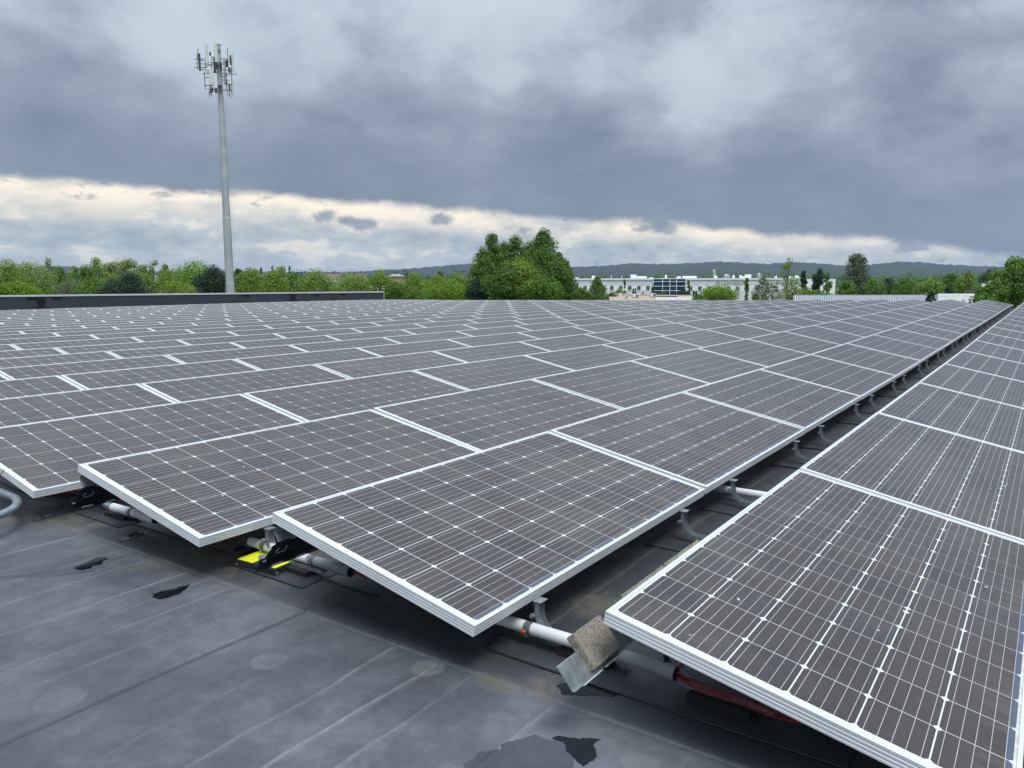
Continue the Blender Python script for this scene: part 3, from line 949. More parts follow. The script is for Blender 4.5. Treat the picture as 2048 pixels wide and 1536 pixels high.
# ------------------------------------------------------------------ ballast tray with concrete blocks under the right row
t = thing('ballast_tray', 'galvanised ballast tray poking out below the lower right panel', 'tray', (0, 0, ROOF))
zz = lambda q: q - ROOF
MB().strip([(.094, zz(-.150)), (.086, zz(-.139)), (.082, zz(-.139)), (.035, zz(-.1905)), (.031, zz(-.1935)), (.024, zz(-.189))], -.12, 1.9, .0016).build('folded_sheet', M['galv'], t)
MB().strip([(.022, zz(-.188)), (.015, zz(-.184))], -.085, .02, .0016).build('front_lip', M['coping'], t)
MB().strip([(.022, zz(-.188)), (.015, zz(-.184))], .04, .16, .0016).build('front_lip', M['coping'], t)
# blocks lie on the sheet: slope vector down the sheet
dn = Vector((0, -.047, -.0515)).normalized(); up_n = Vector((0, -dn.z, dn.y)) * -1
if up_n.z < 0: up_n = -up_n
def block(u0, u1, top, length, th, label):
    t = MB()
    a = Vector((0, *top))
    ctr = a + dn * length / 2 - up_n * th / 2
    ang = math.atan2(dn.z, dn.y)
    mt = Matrix((Vector((1, 0, 0)), -dn, up_n)).transposed()
    root = thing('ballast_block', label, 'concrete block', ((u0 + u1) / 2, ctr.y, ctr.z), group='concrete ballast blocks')
    bm = bmesh.new(); bmesh.ops.create_cube(bm, size=1)
    bmesh.ops.scale(bm, vec=(u1 - u0, length, th), verts=bm.verts)
    bmesh.ops.bevel(bm, geom=list(bm.edges), offset=.003, segments=2, affect='EDGES')
    bmesh.ops.transform(bm, matrix=mt.to_4x4(), verts=bm.verts)
    me = bpy.data.meshes.new('block_body'); bm.to_mesh(me); bm.free(); me.materials.append(M['concrete'])
    link('block_body', me, root)
    return root
block(-.012, .150, (.098, -.090), .112, .030, 'rough tan concrete block exposed at the panel corner on its tray')
for i in range(2):
    u0 = .156 + i * .31
    block(u0, u0 + .300, (.030 + .002 * i, -.016), .15, .05, f'grainy strip of concrete block under the right row edge, {ORD[i + 1]} block from its near end')

# ------------------------------------------------------------------ patches, sealant, puddles on the membrane
def sheet_poly(name, pts, zoff, m_, th=.002):
    n = len(pts)
    vs = [(u, v, float(zroof(u, v)) + zoff) for u, v in pts] + [(u, v, float(zroof(u, v)) + zoff - th) for u, v in pts]
    fs = [tuple(range(n))] + [(i, i + n, (i + 1) % n + n, (i + 1) % n) for i in range(n)]
    return MB().quad_list(vs, fs).build(name, m_)


def ragged(cu, cv, ru, rv, n, jag, seed, rot=0):
    rr = random.Random(seed); out = []
    for i in range(n):
        a = 2 * math.pi * i / n
        q = 1 + jag * (rr.random() - .5) * 2
        x, y = ru * math.cos(a) * q, rv * math.sin(a) * q
        out.append((cu + x * math.cos(rot) - y * math.sin(rot), cv + x * math.sin(rot) + y * math.cos(rot)))
    return out


M['water'] = bpy.data.materials.new('standing_water'); M['water'].use_nodes = True
_n = NT(M['water'].node_tree)
_p = _n.node('ShaderNodeBsdfPrincipled', {'Base Color': (.006, .008, .010), 'Roughness': .08, 'Specular IOR Level': .14})
_n.node('ShaderNodeOutputMaterial', {'Surface': _p.outputs[0]})
M['wet'] = mat('wet_membrane', (.046, .055, .068), .36, var=.2, vscale=9)
M['sediment'] = mat('dry_mud', (.11, .09, .055), .95, var=.4, vscale=18)




def ztop(U, V):
    fi = np.clip(np.interp(U, HIU, np.arange(len(HIU))), 0, len(HIU) - 1.001); fj = np.clip(np.interp(V, HIV, np.arange(len(HIV))), 0, len(HIV) - 1.001)
    i = fi.astype(int); j = fj.astype(int); a = fi - i; b = fj - j
    return HIZ[i, j] * (1 - a) * (1 - b) + HIZ[i + 1, j] * a * (1 - b) + HIZ[i, j + 1] * (1 - a) * b + HIZ[i + 1, j + 1] * a * b


def inside(U, V, pts):
    r_ = np.zeros(U.shape, bool); n = len(pts)
    for i in range(n):
        (x0, y0), (x1, y1) = pts[i], pts[(i + 1) % n]
        if y0 == y1: continue
        r_ ^= ((y0 > V) != (y1 > V)) & (U < (x1 - x0) * (V - y0) / (y1 - y0) + x0)
    return r_


def puddle(pts, label, m_='water', z_=.0006, step=.0026):
    P = np.array(pts)
    u_ = np.arange(P[:, 0].min() - .02, P[:, 0].max() + .02, step); v_ = np.arange(P[:, 1].min() - .02, P[:, 1].max() + .02, step)
    U, V = np.meshgrid(u_, v_, indexing='ij')
    s_ = len(label)
    du = .007 * smooth_noise(V * 3 + U, s_, 9) + .003 * smooth_noise(V * 3 - U, s_ + 3, 38)
    dv = .007 * smooth_noise(U * 3 + V, s_ + 7, 9) + .003 * smooth_noise(U * 3 - V, s_ + 5, 38)
    msk = inside(U + du, V + dv, pts)
    Z = ztop(U, V) + z_ + (.0006 if m_ == 'water' else 0)
    idx = np.arange(U.size).reshape(U.shape)
    F = np.stack([idx[:-1, :-1], idx[1:, :-1], idx[1:, 1:], idx[:-1, 1:]], -1)[msk[:-1, :-1] & msk[1:, 1:]]
    used = np.unique(F); remap = np.zeros(U.size, int); remap[used] = np.arange(len(used))
    co = np.stack([U.ravel(), V.ravel(), Z.ravel()], 1)[used]
    me = np_mesh('puddle', co, remap[F], M[m_], smooth=True)
    return tag(link('puddle', me), label, kind='structure')


puddle([(-.215, 2.545), (-.10, 2.575), (-.055, 2.560), (-.075, 2.545), (-.060, 2.520), (-.100, 2.515), (-.110, 2.480), (-.150, 2.490), (-.165, 2.465), (-.205, 2.480)], 'ragged black puddle near the left edge')
puddle([(-.48, 2.72), (-.215, 2.55), (-.205, 2.475), (-.17, 2.43), (-.22, 2.43), (-.34, 2.53), (-.45, 2.66)], 'damp streak running from the left puddle', 'wet')
puddle([(-.195, 1.935), (-.175, 1.965), (-.13, 1.972), (-.105, 1.958), (-.06, 1.955), (-.015, 1.935), (-.045, 1.925), (-.075, 1.905), (-.11, 1.885), (-.165, 1.888), (-.190, 1.905)], 'dark puddle shaped like a leaf')
puddle([(-.200, 1.915), (-.175, 1.985), (-.12, 1.985), (-.08, 1.965), (-.13, 1.905), (-.18, 1.885)], 'wet rim of the leaf shaped puddle', 'wet')
puddle(ragged(.165, 2.735, .075, .042, 18, .16, 4, .3), 'small oval black puddle by the third row')
puddle(ragged(.055, 3.435, .045, .025, 14, .25, 5), 'tiny black puddle below the bent pipe')
puddle([(-.40, .15), (-.345, .235), (-.270, .235), (-.235, .195), (-.200, .200), (-.170, .175), (-.125, .160), (-.115, .105), (-.085, .075), (-.120, .030), (-.17, .00), (-.25, -.02), (-.36, .03)], 'wide damp puddle at the bottom edge', 'wet')
puddle([(-.115, .105), (-.090, .100), (-.070, .045), (-.045, .030), (-.030, -.005), (-.060, -.005), (-.110, -.035), (-.165, -.035), (-.150, .01), (-.135, .045), (-.110, .060)], 'black end of the bottom puddle', 'water')
puddle([(.10, .20), (.13, .235), (.20, .22), (.30, .19), (.45, .05), (.42, -.10), (.33, -.08), (.27, -.01), (.235, .00), (.215, .04), (.175, .06), (.150, .12), (.125, .15)], 'black water pooled in the shade below the lower right panel', 'water')
puddle(ragged(.36, 2.02, .05, .16, 16, .15, 9), 'dark wet hollow under the third row')

def caulk(pts, label, wd=.005):
    P = [Vector((u, v, float(zroof(u, v)) + .0065)) for u, v in pts]
    mb = MB()
    mb.tube(wob_path(P, 6 * len(P), 0, 0), wd, 6)
    o = mb.build('sealant_bead', M['caulk'])
    o.scale.z = 1
    return tag(o, label, kind='structure')


M['patch'] = mat('shade_darkened_patch', (.030, .034, .040), .55, var=.2, vscale=8)  # patch colour darkened to stand in for shadow beneath the panels
def patch(u0, u1, v0, v1, label):
    o = sheet_poly('membrane_patch', [(u0, v0), (u1, v0), (u1, v1), (u0, v1)], .0072, M['patch'])
    tag(o, label, kind='structure')
    o2 = caulk([(u0, v1 - .0), (u0 - .003, (v0 + v1) / 2), (u0, v0)], 'sealant along the near side of a patch', .0035)
    o3 = caulk([(u0, v1), ((u0 + u1) / 2, v1 + .004), (u1, v1)], 'sealant along the outer side of a patch', .0035)


for k in range(6):
    for off_u in (.335, STEP - .372):
        u = k * STEP + off_u
        patch(u - .13, u + .13, .10 if u > .4 else -.60, .575, 'membrane patch under a bracket foot')
for r in (2, 3):
    patch(.20, .46, VR[r] - 1.36, VR[r] - .86, 'membrane patch under the row')
caulk([(.32, 1.70), (.322, 1.5), (.318, 1.36), (.33, 1.2)], 'black sealant line right of the yellow block')
caulk([(.28, 3.37), (.275, 3.0), (.28, 2.6), (.31, 2.07)], 'black sealant line below the upper deflector')
caulk([(.33, .555), (.29, .575), (.285, .60), (.26, .575), (.235, .575)], 'blot of sealant below the white conduit', .009)

# ================================================================== surroundings
def bearing(x):
    """unit horizontal direction of something seen at column x of the 2048 px wide photograph"""
    q = pix_dir(x, 562); h = Vector((q.x, q.y, 0)).normalized()
    return h


def place(x, D):
    """D is the distance along the viewing axis"""
    h = bearing(x)
    ax = Vector((c_f.x, c_f.y, 0)).normalized()
    t = D / h.dot(ax)
    return Vector((CAM.x + h.x * t, CAM.y + h.y * t, 0))


def height(y, D):
    return CAM.z + (561.8 - y) / 1553.15 * D * 1.0


PX = lambda n, D: n / 1553.15 * D
RIGHT = Vector((c_r.x, c_r.y, 0)).normalized()
FWD = Vector((c_f.x, c_f.y, 0)).normalized()


def leaf_cloud(centres, radii, nleaf, size, seed, flat=1.0, up=.25):
    g = np.random.default_rng(seed)
    nC = len(centres)
    wts = radii ** 2; wts = wts / wts.sum()
    ci = g.choice(nC, nleaf, p=wts)
    d = g.normal(size=(nleaf, 3)); d /= np.linalg.norm(d, axis=1)[:, None]
    rad = radii[ci] * (1 - .55 * g.random(nleaf) ** 2.2)
    pos = centres[ci] + d * rad[:, None] * np.array([1, 1, flat])
    nrm = d * .8 + g.normal(size=(nleaf, 3)) * .45 + np.array([0, 0, up])
    nrm /= np.linalg.norm(nrm, axis=1)[:, None]
    a = np.cross(nrm, g.normal(size=(nleaf, 3))); a /= np.linalg.norm(a, axis=1)[:, None]
    b = np.cross(nrm, a)
    s = size * (.6 + .8 * g.random(nleaf))[:, None]
    q = np.stack([pos + a * s, pos + b * s * .55, pos - a * s, pos - b * s * .55], 1)
    ct = g.random(nC)
    tone = np.clip(.15 + .5 * ct[ci] + .35 * g.random(nleaf), 0, 1)
    return q.reshape(-1, 3), np.arange(nleaf * 4).reshape(-1, 4), tone


def make_tree(name, label, cat, x, D, ytop, wpx, leaf, seed, shape='round', ybot=604, nleaf=3000, lsize=None, group=None, density=1.0, trunk=True, ztop_=None, depth=.9, sub=None):
    base = place(x, D)
    g = np.random.default_rng(seed)
    zt = height(ytop, D)
    H = zt - GZ
    W = PX(wpx, D) / 2
    zb = max(GZ + .6, height(ybot, D))
    root = thing(name, label, cat, (base.x, base.y, GZ), group=group)
    zc0 = zb - GZ; zc1 = H
    hgt = zc1 - zc0
    cen, rad = [], []
    nC = {'round': 60, 'cone': 70, 'column': 34, 'willow': 90, 'sparse': 60, 'wide': 70, 'spire': 100}[shape]
    for i in range(nC):
        f = g.random()
        if shape in ('cone', 'spire'):
            f = f ** .85
            rr = W * (1 - f * .93) ** (.8 if shape == 'cone' else .5); cr = max(W * .36 * (1 - f * .6), W * .13)
        elif shape == 'column':
            rr = W * (.55 + .4 * math.sin(f * math.pi * .9)); cr = W * .45
        elif shape == 'willow':
            rr = W * (1 - max(0, f - .45) ** 1.6 * 1.5); cr = W * .27
        elif shape == 'sparse':
            rr = W * (.35 + .65 * math.sin(min(1, (1 - f) * 1.25) * math.pi * .62)); cr = W * .25
        else:
            rr = W * math.sqrt(max(.05, 1 - abs(2 * (f - .42)) ** 2.4)); cr = W * .30
        th = g.random() * 2 * math.pi
        q = math.sqrt(g.random()) ** .7 * max(0, rr - cr * .6)
        cen.append((q * math.cos(th), q * math.sin(th) * depth, zc0 + cr * .5 + f * max(.1, hgt - cr * 1.3)))
        rad.append(cr * (.65 + .6 * g.random()))
    cen = np.array(cen); rad = np.array(rad)
    lsize = lsize or max(.06, PX(1.7, D))
    V, F, T = leaf_cloud(cen, rad, int(nleaf * density), lsize, seed + 1, up=.3)
    me = np_mesh('crown', V, F, LEAF[leaf], tone=T)
    link('crown', me, root)
    if sub:
        i = g.choice(len(cen), int(len(cen) * .6), replace=False)
        V, F, T = leaf_cloud(cen[i], rad[i] * 1.05, int(nleaf * .16), lsize * .9, seed + 2)
        link('blossom', np_mesh('blossom', V, F, M['blossom'], tone=T), root)
    if trunk:
        tb = MB()
        tr = max(.06, min(.45, H * .018))
        lean = Vector((g.normal() * .02 * H, g.normal() * .02 * H, 0))
        tb.tube([(0, 0, -.1), lean * .4 + Vector((0, 0, H * .35)), lean + Vector((0, 0, H * .9))], [tr, tr * .75, tr * .15], 7)
        for i in g.choice(len(cen), min(len(cen), 12), replace=False):
            c = Vector(cen[i]); z0 = max(.3, c.z - .25 * H)
            p0 = lean * (z0 / H) + Vector((0, 0, z0))
            tb.tube([p0, p0.lerp(c, .5) + Vector((0, 0, .03 * H)), c], [tr * .35, tr * .22, tr * .07], 5)
        tb.build('trunk', M['bark'], root, smooth=True)
    return root


L_ = 'trees along the left beyond the parapet'
TREES = [
    # x, D, ytop, w, leaf, shape, nleaf, label
    (18, 150, 518, 95, 'olive', 'round', 3600, 'light olive tree at the left edge of the photo'),
    (66, 160, 520, 80, 'pale', 'willow', 3000, 'feathery topped pale tree, second from the left edge'),
    (97, 175, 512, 46, 'pale', 'sparse', 1800, 'tallest feathery crown above the left trees'),
    (38, 95, 560, 80, 'bright', 'wide', 2600, 'bright yellow green bush behind the left parapet'),
    (2, 92, 566, 30, 'bright', 'wide', 1200, 'yellow green bush cut by the left edge'),
    (78, 110, 562, 60, 'mid', 'round', 2200, 'mid green shrub right of the bright bush'),
    (118, 185, 532, 60, 'mid', 'round', 2400, 'rounded green tree between the feathery tree and the tall one'),
    (152, 200, 529, 46, 'olive', 'round', 2000, 'small round headed tree before the gap in the skyline'),
    (194, 170, 512, 58, 'olive', 'round', 3200, 'tall light green tree left of the dark conifer'),
    (172, 150, 530, 56, 'mid', 'round', 2600, 'green tree below the tall light one'),
    (140, 120, 555, 70, 'grey', 'round', 2600, 'grey green bushy tree behind the parapet'),
    (186, 100, 551, 92, 'mid', 'wide', 3400, 'dark based spreading tree with bright upper branches'),
    (228, 165, 520, 50, 'pale', 'willow', 2400, 'thin pale tree behind the conifer'),
    (258, 150, 516, 66, 'pale', 'willow', 3200, 'wispy pale willow above the dark conifer'),
    (256, 92, 541, 118, 'dark', 'cone', 5200, 'broad dark green conifer left of the mast'),
    (222, 96, 556, 60, 'dark', 'cone', 2600, 'lower dark conifer at the side of the broad one'),
    (308, 190, 517, 34, 'pale', 'sparse', 1500, 'slim pale poplar above the white warehouse'),
    (292, 195, 524, 26, 'pale', 'sparse', 1100, 'short pale poplar left of the slim one'),
    (332, 190, 527, 34, 'olive', 'round', 1500, 'small light green tree right of the slim poplar'),
    (392, 130, 521, 118, 'bright', 'wide', 6400, 'vivid green broad tree left of the mast'),
    (350, 100, 562, 84, 'olive', 'round', 2800, 'dull olive tree low behind the parapet, left of the mast'),
    (428, 112, 529, 80, 'dark', 'round', 4600, 'rounded dark green tree directly left of the mast'),
    (478, 170, 535, 40, 'dark', 'round', 1400, 'dark tree seen behind the mast'),
    (505, 140, 535, 84, 'olive', 'round', 3800, 'olive green tree right of the mast'),
    (548, 120, 541, 72, 'olive', 'wide', 3400, 'yellow green rounded tree, second right of the mast'),
    (561, 210, 529, 34, 'pale', 'willow', 1500, 'pale wispy crown behind the yellow green tree'),
    (523, 240, 533, 12, 'dark', 'spire', 700, 'left of three small spruce tips right of the mast'),
    (546, 240, 531, 13, 'dark', 'spire', 700, 'middle of three small spruce tips right of the mast'),
    (580, 240, 531, 14, 'dark', 'spire', 700, 'right of three small spruce tips right of the mast'),
    (588, 130, 540, 52, 'mid', 'round', 2600, 'fresh green tree between two olive trees'),
    (628, 125, 539, 86, 'olive', 'round', 4000, 'olive tree left of the white shed gap'),
    (705, 125, 540, 84, 'olive', 'willow', 3600, 'open olive tree above the right part of the parapet'),
    (672, 118, 570, 50, 'olive', 'sparse', 1300, 'thin bush in front of the white shed'),
    (762, 130, 541, 70, 'olive', 'round', 3200, 'olive tree above the parapet end'),
    (790, 110, 562, 50, 'mid', 'round', 2200, 'low green tree right of the parapet end'),
    (828, 130, 545, 72, 'olive', 'round', 3200, 'olive tree beside the far brown hip roof'),
    (872, 135, 548, 62, 'olive', 'round', 2600, 'olive tree in the middle of the tree row'),
    (915, 140, 546, 66, 'olive', 'round', 3000, 'olive tree touching the dark central trees'),
    (896, 95, 560, 104, 'bright', 'wide', 5200, 'bright yellow green tree at the foot of the central group'),
    (880, 300, 541, 30, 'mid', 'round', 900, 'far rounded tree on the slope'),
    # central group
    (984, 84, 466, 70, 'deep', 'round', 7500, 'left tall tree of the central group'),
    (1030, 86, 470, 74, 'deep', 'round', 7000, 'middle tall tree of the central group'),
    (1086, 82, 461, 80, 'deep', 'round', 9000, 'right and tallest tree of the central group'),
    (1008, 90, 484, 76, 'deep', 'round', 5500, 'crown filling the gap between the left and middle tips'),
    (1062, 90, 484, 76, 'deep', 'round', 5500, 'crown filling the gap between the middle and right tips'),
    (1116, 84, 506, 56, 'deep', 'round', 4200, 'shoulder crown right of the tallest tip'),
    (986, 85, 498, 84, 'deep', 'round', 6000, 'full crown under the left tip of the central group'),
    (1088, 80, 492, 100, 'deep', 'round', 8000, 'full crown under the right tip of the central group'),
    (968, 78, 514, 78, 'deep', 'round', 6500, 'dark lower tree at the left of the central group'),
    (1040, 74, 508, 92, 'olive', 'wide', 8500, 'leafy front tree at the centre of the central group'),
    (1010, 72, 526, 96, 'deep', 'wide', 7500, 'dark bushy tree low in the central group'),
    (1112, 74, 524, 76, 'deep', 'wide', 7000, 'rounded right flank tree of the central group'),
    (1078, 70, 548, 90, 'mid', 'wide', 6500, 'lowest front bush of the central group'),
    (1124, 76, 560, 42, 'deep', 'round', 2400, 'small bush at the right foot of the central group'),
    (955, 72, 560, 50, 'dark', 'round', 2800, 'dark bush at the left foot of the central group'),
    # before the white building
    (1195, 150, 551, 50, 'mid', 'cone', 3200, 'pointed green tree before the long white building'),
    (1162, 140, 575, 42, 'mid', 'round', 1900, 'round bush left of the pointed tree'),
    (1224, 130, 585, 28, 'mid', 'round', 1000, 'low bush right of the pointed tree'),
    (1240, 290, 577, 26, 'olive', 'round', 700, 'trimmed shrub against the white facade, left'),
    (1249, 295, 560, 6, 'mid', 'column', 500, 'slim columnar tree on the facade left of the glazing'),
    (1306, 300, 571, 6, 'mid', 'column', 420, 'slim columnar tree at the left end of the glazing'),
    (1378, 300, 561, 8, 'mid', 'column', 600, 'slim columnar tree right of the glazing'),
    (1324, 270, 583, 24, 'mid', 'round', 600, 'low shrub in front of the glazing'),
    (1366, 250, 577, 30, 'dark', 'round', 1000, 'dark rounded shrub at the right end of the glazing'),
    (1287, 300, 584, 14, 'olive', 'round', 300, 'small flowering shrub before the facade'),
    (1267, 290, 576, 4, 'dark', 'column', 220, 'left of the pair of dark arborvitae'),
    (1271, 290, 577, 4, 'dark', 'column', 220, 'right of the pair of dark arborvitae'),
    (1388, 240, 581, 4, 'dark', 'column', 220, 'left dark arborvitae by the big bush'),
    (1393, 240, 581, 4.5, 'dark', 'column', 220, 'right dark arborvitae by the big bush'),
    (1411, 230, 581, 5, 'dark', 'column', 220, 'dark arborvitae half behind the big bush'),
    (1440, 120, 571, 78, 'bright', 'wide', 4200, 'big light green domed tree below the facade lettering'),
    (1400, 118, 590, 30, 'mid', 'wide', 1100, 'low bush left of the domed tree'),
    (1494, 160, 557, 9, 'mid', 'column', 1100, 'tall slim columnar tree right of the domed tree'),
    (1526, 130, 556, 40, 'grey', 'sparse', 1700, 'airy grey green tree left of the blossoming tree'),
    (1513, 115, 587, 18, 'mid', 'round', 600, 'small bush below the airy tree'),
    (1576, 128, 513, 40, 'olive', 'sparse', 1500, 'tall thin tree with wispy top'),
    (1545, 118, 560, 50, 'grey', 'sparse', 1300, 'sparse tree with white blossom'),
    (1590, 120, 556, 44, 'olive', 'sparse', 1300, 'open light tree right of the blossoming one'),
    (1608, 160, 543, 17, 'dark', 'column', 1500, 'left dark column shaped conifer'),
    (1636, 160, 538, 22, 'dark', 'column', 2000, 'right dark column shaped conifer'),
    (1616, 140, 577, 64, 'mid', 'wide', 2400, 'low green hedge like tree under the columns'),
    (1655, 230, 544, 20, 'mid', 'round', 700, 'round tree behind the white block'),
    (1662, 150, 586, 34, 'olive', 'sparse', 500, 'scraggly shrub before the white block'),
    (1712, 170, 506, 52, 'grey', 'willow', 4200, 'tall pale grey green tree on the right'),
    (1695, 150, 560, 40, 'mid', 'round', 2000, 'green tree at the foot of the tall pale tree'),
    (1738, 170, 556, 66, 'mid', 'round', 3400, 'rounded green tree right of the tall pale tree'),
    (1778, 180, 558, 50, 'dark', 'round', 2400, 'dark green tree in the right tree row'),
    (1812, 175, 555, 62, 'mid', 'round', 3200, 'broad green tree in the right tree row'),
    (1862, 160, 560, 50, 'olive', 'round', 2600, 'lighter tree before the white metal roof'),
    (1905, 190, 547, 44, 'mid', 'willow', 2400, 'tall soft green tree left of the big right tree'),
    (1936, 180, 544, 52, 'olive', 'round', 3000, 'light green rounded tree right of the soft one'),
    (1898, 150, 575, 18, 'dark', 'column', 900, 'dark narrow conifer before the right tree row'),
    (1955, 150, 575, 44, 'grey', 'sparse', 1300, 'sparse grey green tree near the white corner house'),
    (1984, 260, 537, 60, 'dark', 'round', 2200, 'dark far tree behind the big right tree'),
    (1864, 70, 585, 22, 'dark', 'sparse', 900, 'dark leaved small bush before the white metal roof'),
    (2030, 60, 517, 100, 'mid', 'round', 5200, 'large bright leafy tree at the right edge'),
    (1990, 58, 562, 60, 'mid', 'wide', 2800, 'lower leafy boughs left of the large right tree'),
    (1968, 56, 588, 44, 'mid', 'wide', 1500, 'lowest leafy bough beside the roof end'),
    (2085, 70, 520, 90, 'mid', 'round', 2400, 'tree just beyond the right edge'),
    (30, 190, 527, 90, 'olive', 'round', 2600, 'round crown behind the trees at the left edge'),
    (285, 170, 531, 60, 'mid', 'round', 2200, 'green crown between willow and poplars'),
    (335, 150, 540, 60, 'olive', 'round', 2200, 'olive crown before the poplars'),
    (-50, 150, 525, 90, 'olive', 'round', 2400, 'tree just beyond the left edge'),
]
for i, (x, D, yt, wpx, lf, sh, nl, lab) in enumerate(TREES):
    cat = 'shrub' if ('bush' in lab or 'shrub' in lab) else 'tree'
    sp = 1.0
    if D < 62: ls = PX(2.6, D)
    elif D < 90: ls = PX(2.1, D)
    else: ls = PX(1.7, D)
    make_tree('shrub' if cat == 'shrub' else 'tree', lab, cat, x, D, yt, wpx * (1.15 if wpx > 20 else 1.0), lf, 100 + i * 7, sh, nleaf=nl, lsize=ls, density=(.75 if sh == 'sparse' else .95 if ('tall' in lab and 'central' in lab) else 1.6),
              sub='blossom' in lab, ybot=(604 if D > 80 else 612), trunk=wpx > 8)

# ------------------------------------------------------------------ hills with forest
HX = [-700, -200, 0, 60, 100, 130, 160, 300, 420, 520, 600, 700, 760, 830, 880, 930, 1000, 1080, 1140, 1190, 1240, 1270, 1330, 1380, 1440, 1500, 1535, 1570, 1610, 1640, 1670, 1700, 1740,
      1790, 1840, 1890, 1940, 2000, 2100, 2400, 2700]
HY = [552, 548, 541, 539, 533, 534, 537, 545, 544, 545, 546, 546, 543, 539, 535, 531, 532, 536, 537, 536, 532, 530, 532, 530, 527, 530, 532, 529, 529, 531, 534, 535, 533,
      528, 529, 533, 536, 538, 536, 534, 540]
nA, nR = 620, 74
xs_ = np.linspace(-700, 2700, nA)
bear = np.array([[bearing(x).x, bearing(x).y] for x in xs_])
axd = np.array([FWD.x, FWD.y])
Dr = np.concatenate([np.linspace(1500, 3600, nR - 14), np.linspace(3650, 5200, 14)])
gx = rng.uniform(-1, 1, (nA, nR)); 
XX = CAM.x + (bear[:, 0] / (bear @ axd))[:, None] * Dr[None, :]
YY = CAM.y + (bear[:, 1] / (bear @ axd))[:, None] * Dr[None, :]
crest = (559 - np.interp(xs_, HX, HY))[:, None] / 1553.15
tt = np.clip((Dr - 1500) / 2100, 0, 1)[None, :]
fall = np.clip(1 - (Dr - 3600) / 1800, 0, 1)[None, :]
lumps = smooth_noise(xs_[:, None] + Dr[None, :] * .04, 71, .02) * .05 + smooth_noise(xs_[:, None] * .5 - Dr[None, :] * .08, 72, .03) * .05
ZZ = GZ + ((crest + .00245) * 3600 - GZ * 0 + 8) * (tt ** 1.35 + lumps * tt * (1 - tt) * 2.5) * fall
ZZ += (3.5 + 4.0 * tt) * np.abs(gx) * tt
idx = np.arange(nA * nR).reshape(nA, nR)
F = np.stack([idx[:-1, :-1], idx[1:, :-1], idx[1:, 1:], idx[:-1, 1:]], -1).reshape(-1, 4)
M['hill'] = mat('forested_hillside', (.016, .030, .020), .9, var=.5, vscale=.018)
tag(link('hills', np_mesh('hills', np.stack([XX.ravel(), YY.ravel(), ZZ.ravel()], 1), F, M['hill'])), 'low forested hills along the horizon', kind='structure')

# wooded belts between the near trees and the hills
def belt(name, label, x0, x1, D0, D1, n, ht, wd, leaf, seed, nl=70):
    g = np.random.default_rng(seed)
    cen, rad = [], []
    for i in range(n):
        x = g.uniform(x0, x1); D = g.uniform(D0, D1)
        p = place(x, D)
        gz = GZ + max(0, (D - 1500) / 2100) * 14
        h = ht * g.uniform(.7, 1.15); r_ = wd * g.uniform(.7, 1.2)
        for j in range(4):
            cen.append((p.x + g.normal() * r_ * .4, p.y + g.normal() * r_ * .4, gz + h * g.uniform(.35, .85))); rad.append(r_ * .55)
    cen = np.array(cen); rad = np.array(rad)
    V, F, T = leaf_cloud(cen, rad, n * nl, PX(1.6, (D0 + D1) / 2), seed + 1, flat=1.1)
    return tag(link(name, np_mesh(name, V, F, LEAF[leaf], tone=T)), label, kind='stuff')


belt('far_woodland', 'dark woodland band across the distance', -200, 2250, 1000, 2000, 620, 15, 11, 'dark', 5, 46)
belt('right_woodland', 'mid green woods behind the white building', 1100, 2150, 420, 900, 330, 13.0, 8, 'mid', 6, 80)
belt('left_woodland', 'mid green woods behind the left trees', -150, 1000, 330, 800, 260, 11.5, 8, 'mid', 8, 80)
belt('ridge_trees', 'dark trees on the skyline above the beige field', 590, 960, 900, 1300, 60, 22, 13, 'dark', 9, 90)
belt('left_ridge_trees', 'dark far trees on the skyline behind the mast', 120, 600, 1100, 1500, 60, 22, 13, 'dark', 10, 80)

# ------------------------------------------------------------------ communications mast
TD = 110.0
tb_ = place(459.5, TD)
Hh = height(90, TD) * 1.0
ztop_t = CAM.z + math.tan(R(15.15)) * (tb_ - Vector((CAM.x, CAM.y, 0))).length - GZ
mast = thing('cell_mast', 'tall grey monopole mast with a cluster of antennas at its top', 'mast', (tb_.x, tb_.y, GZ), (0, 0, math.atan2(RIGHT.y, RIGHT.x)))
mb = MB()
secs = [0, .22, .221, .44, .441, .66, .661, .84, .841, 1.0]
zs_ = [s_ * ztop_t for s_ in secs]
rs_ = [.70, .605, .58, .53, .505, .455, .43, .375, .355, .30]
mb.tube([(0, 0, q) for q in zs_], rs_, 18)
M['mast'] = mat('weathered_mast_steel', (.40, .435, .445), .6, metal=.15, var=.12, vscale=.5)
mb.build('pole', M['mast'], mast, smooth=False)
mb = MB()
for q in np.arange(3, ztop_t - 7.5, .42):
    f = q / ztop_t; r_ = .70 - .40 * f
    sgn = 1 if int(q / .42) % 2 else -1
    a = 1.2 if sgn > 0 else .5
    mb.tube([(r_ * .9, -.12 * sgn, q), (r_ + .20, -.14 * sgn, q)], .012, 4)
    if int(q / .42) % 2: mb.tube([(-r_ * .9, -.1, q), (-r_ - .12, -.12, q)], .012, 4)
mb.tube([(.70 + .26, 0, 2), (.30 + .34, 0, ztop_t - 7)], .012, 5)
o = mb.build('climbing_pegs', M['mast'], mast); o['kind'] = 'stuff'
M['antenna'] = mat('off_white_antenna', (.66, .69, .66), .5)
M['radio'] = mat('dark_radio_unit', (.055, .065, .072), .6, var=.2, vscale=3)
M['darksteel'] = mat('dark_steel_pipe', (.13, .15, .16), .55, metal=.4, var=.2, vscale=3)
SC = TD / 1553.15 * 1.035 / math.cos(0)       # metres per photo pixel at the mast
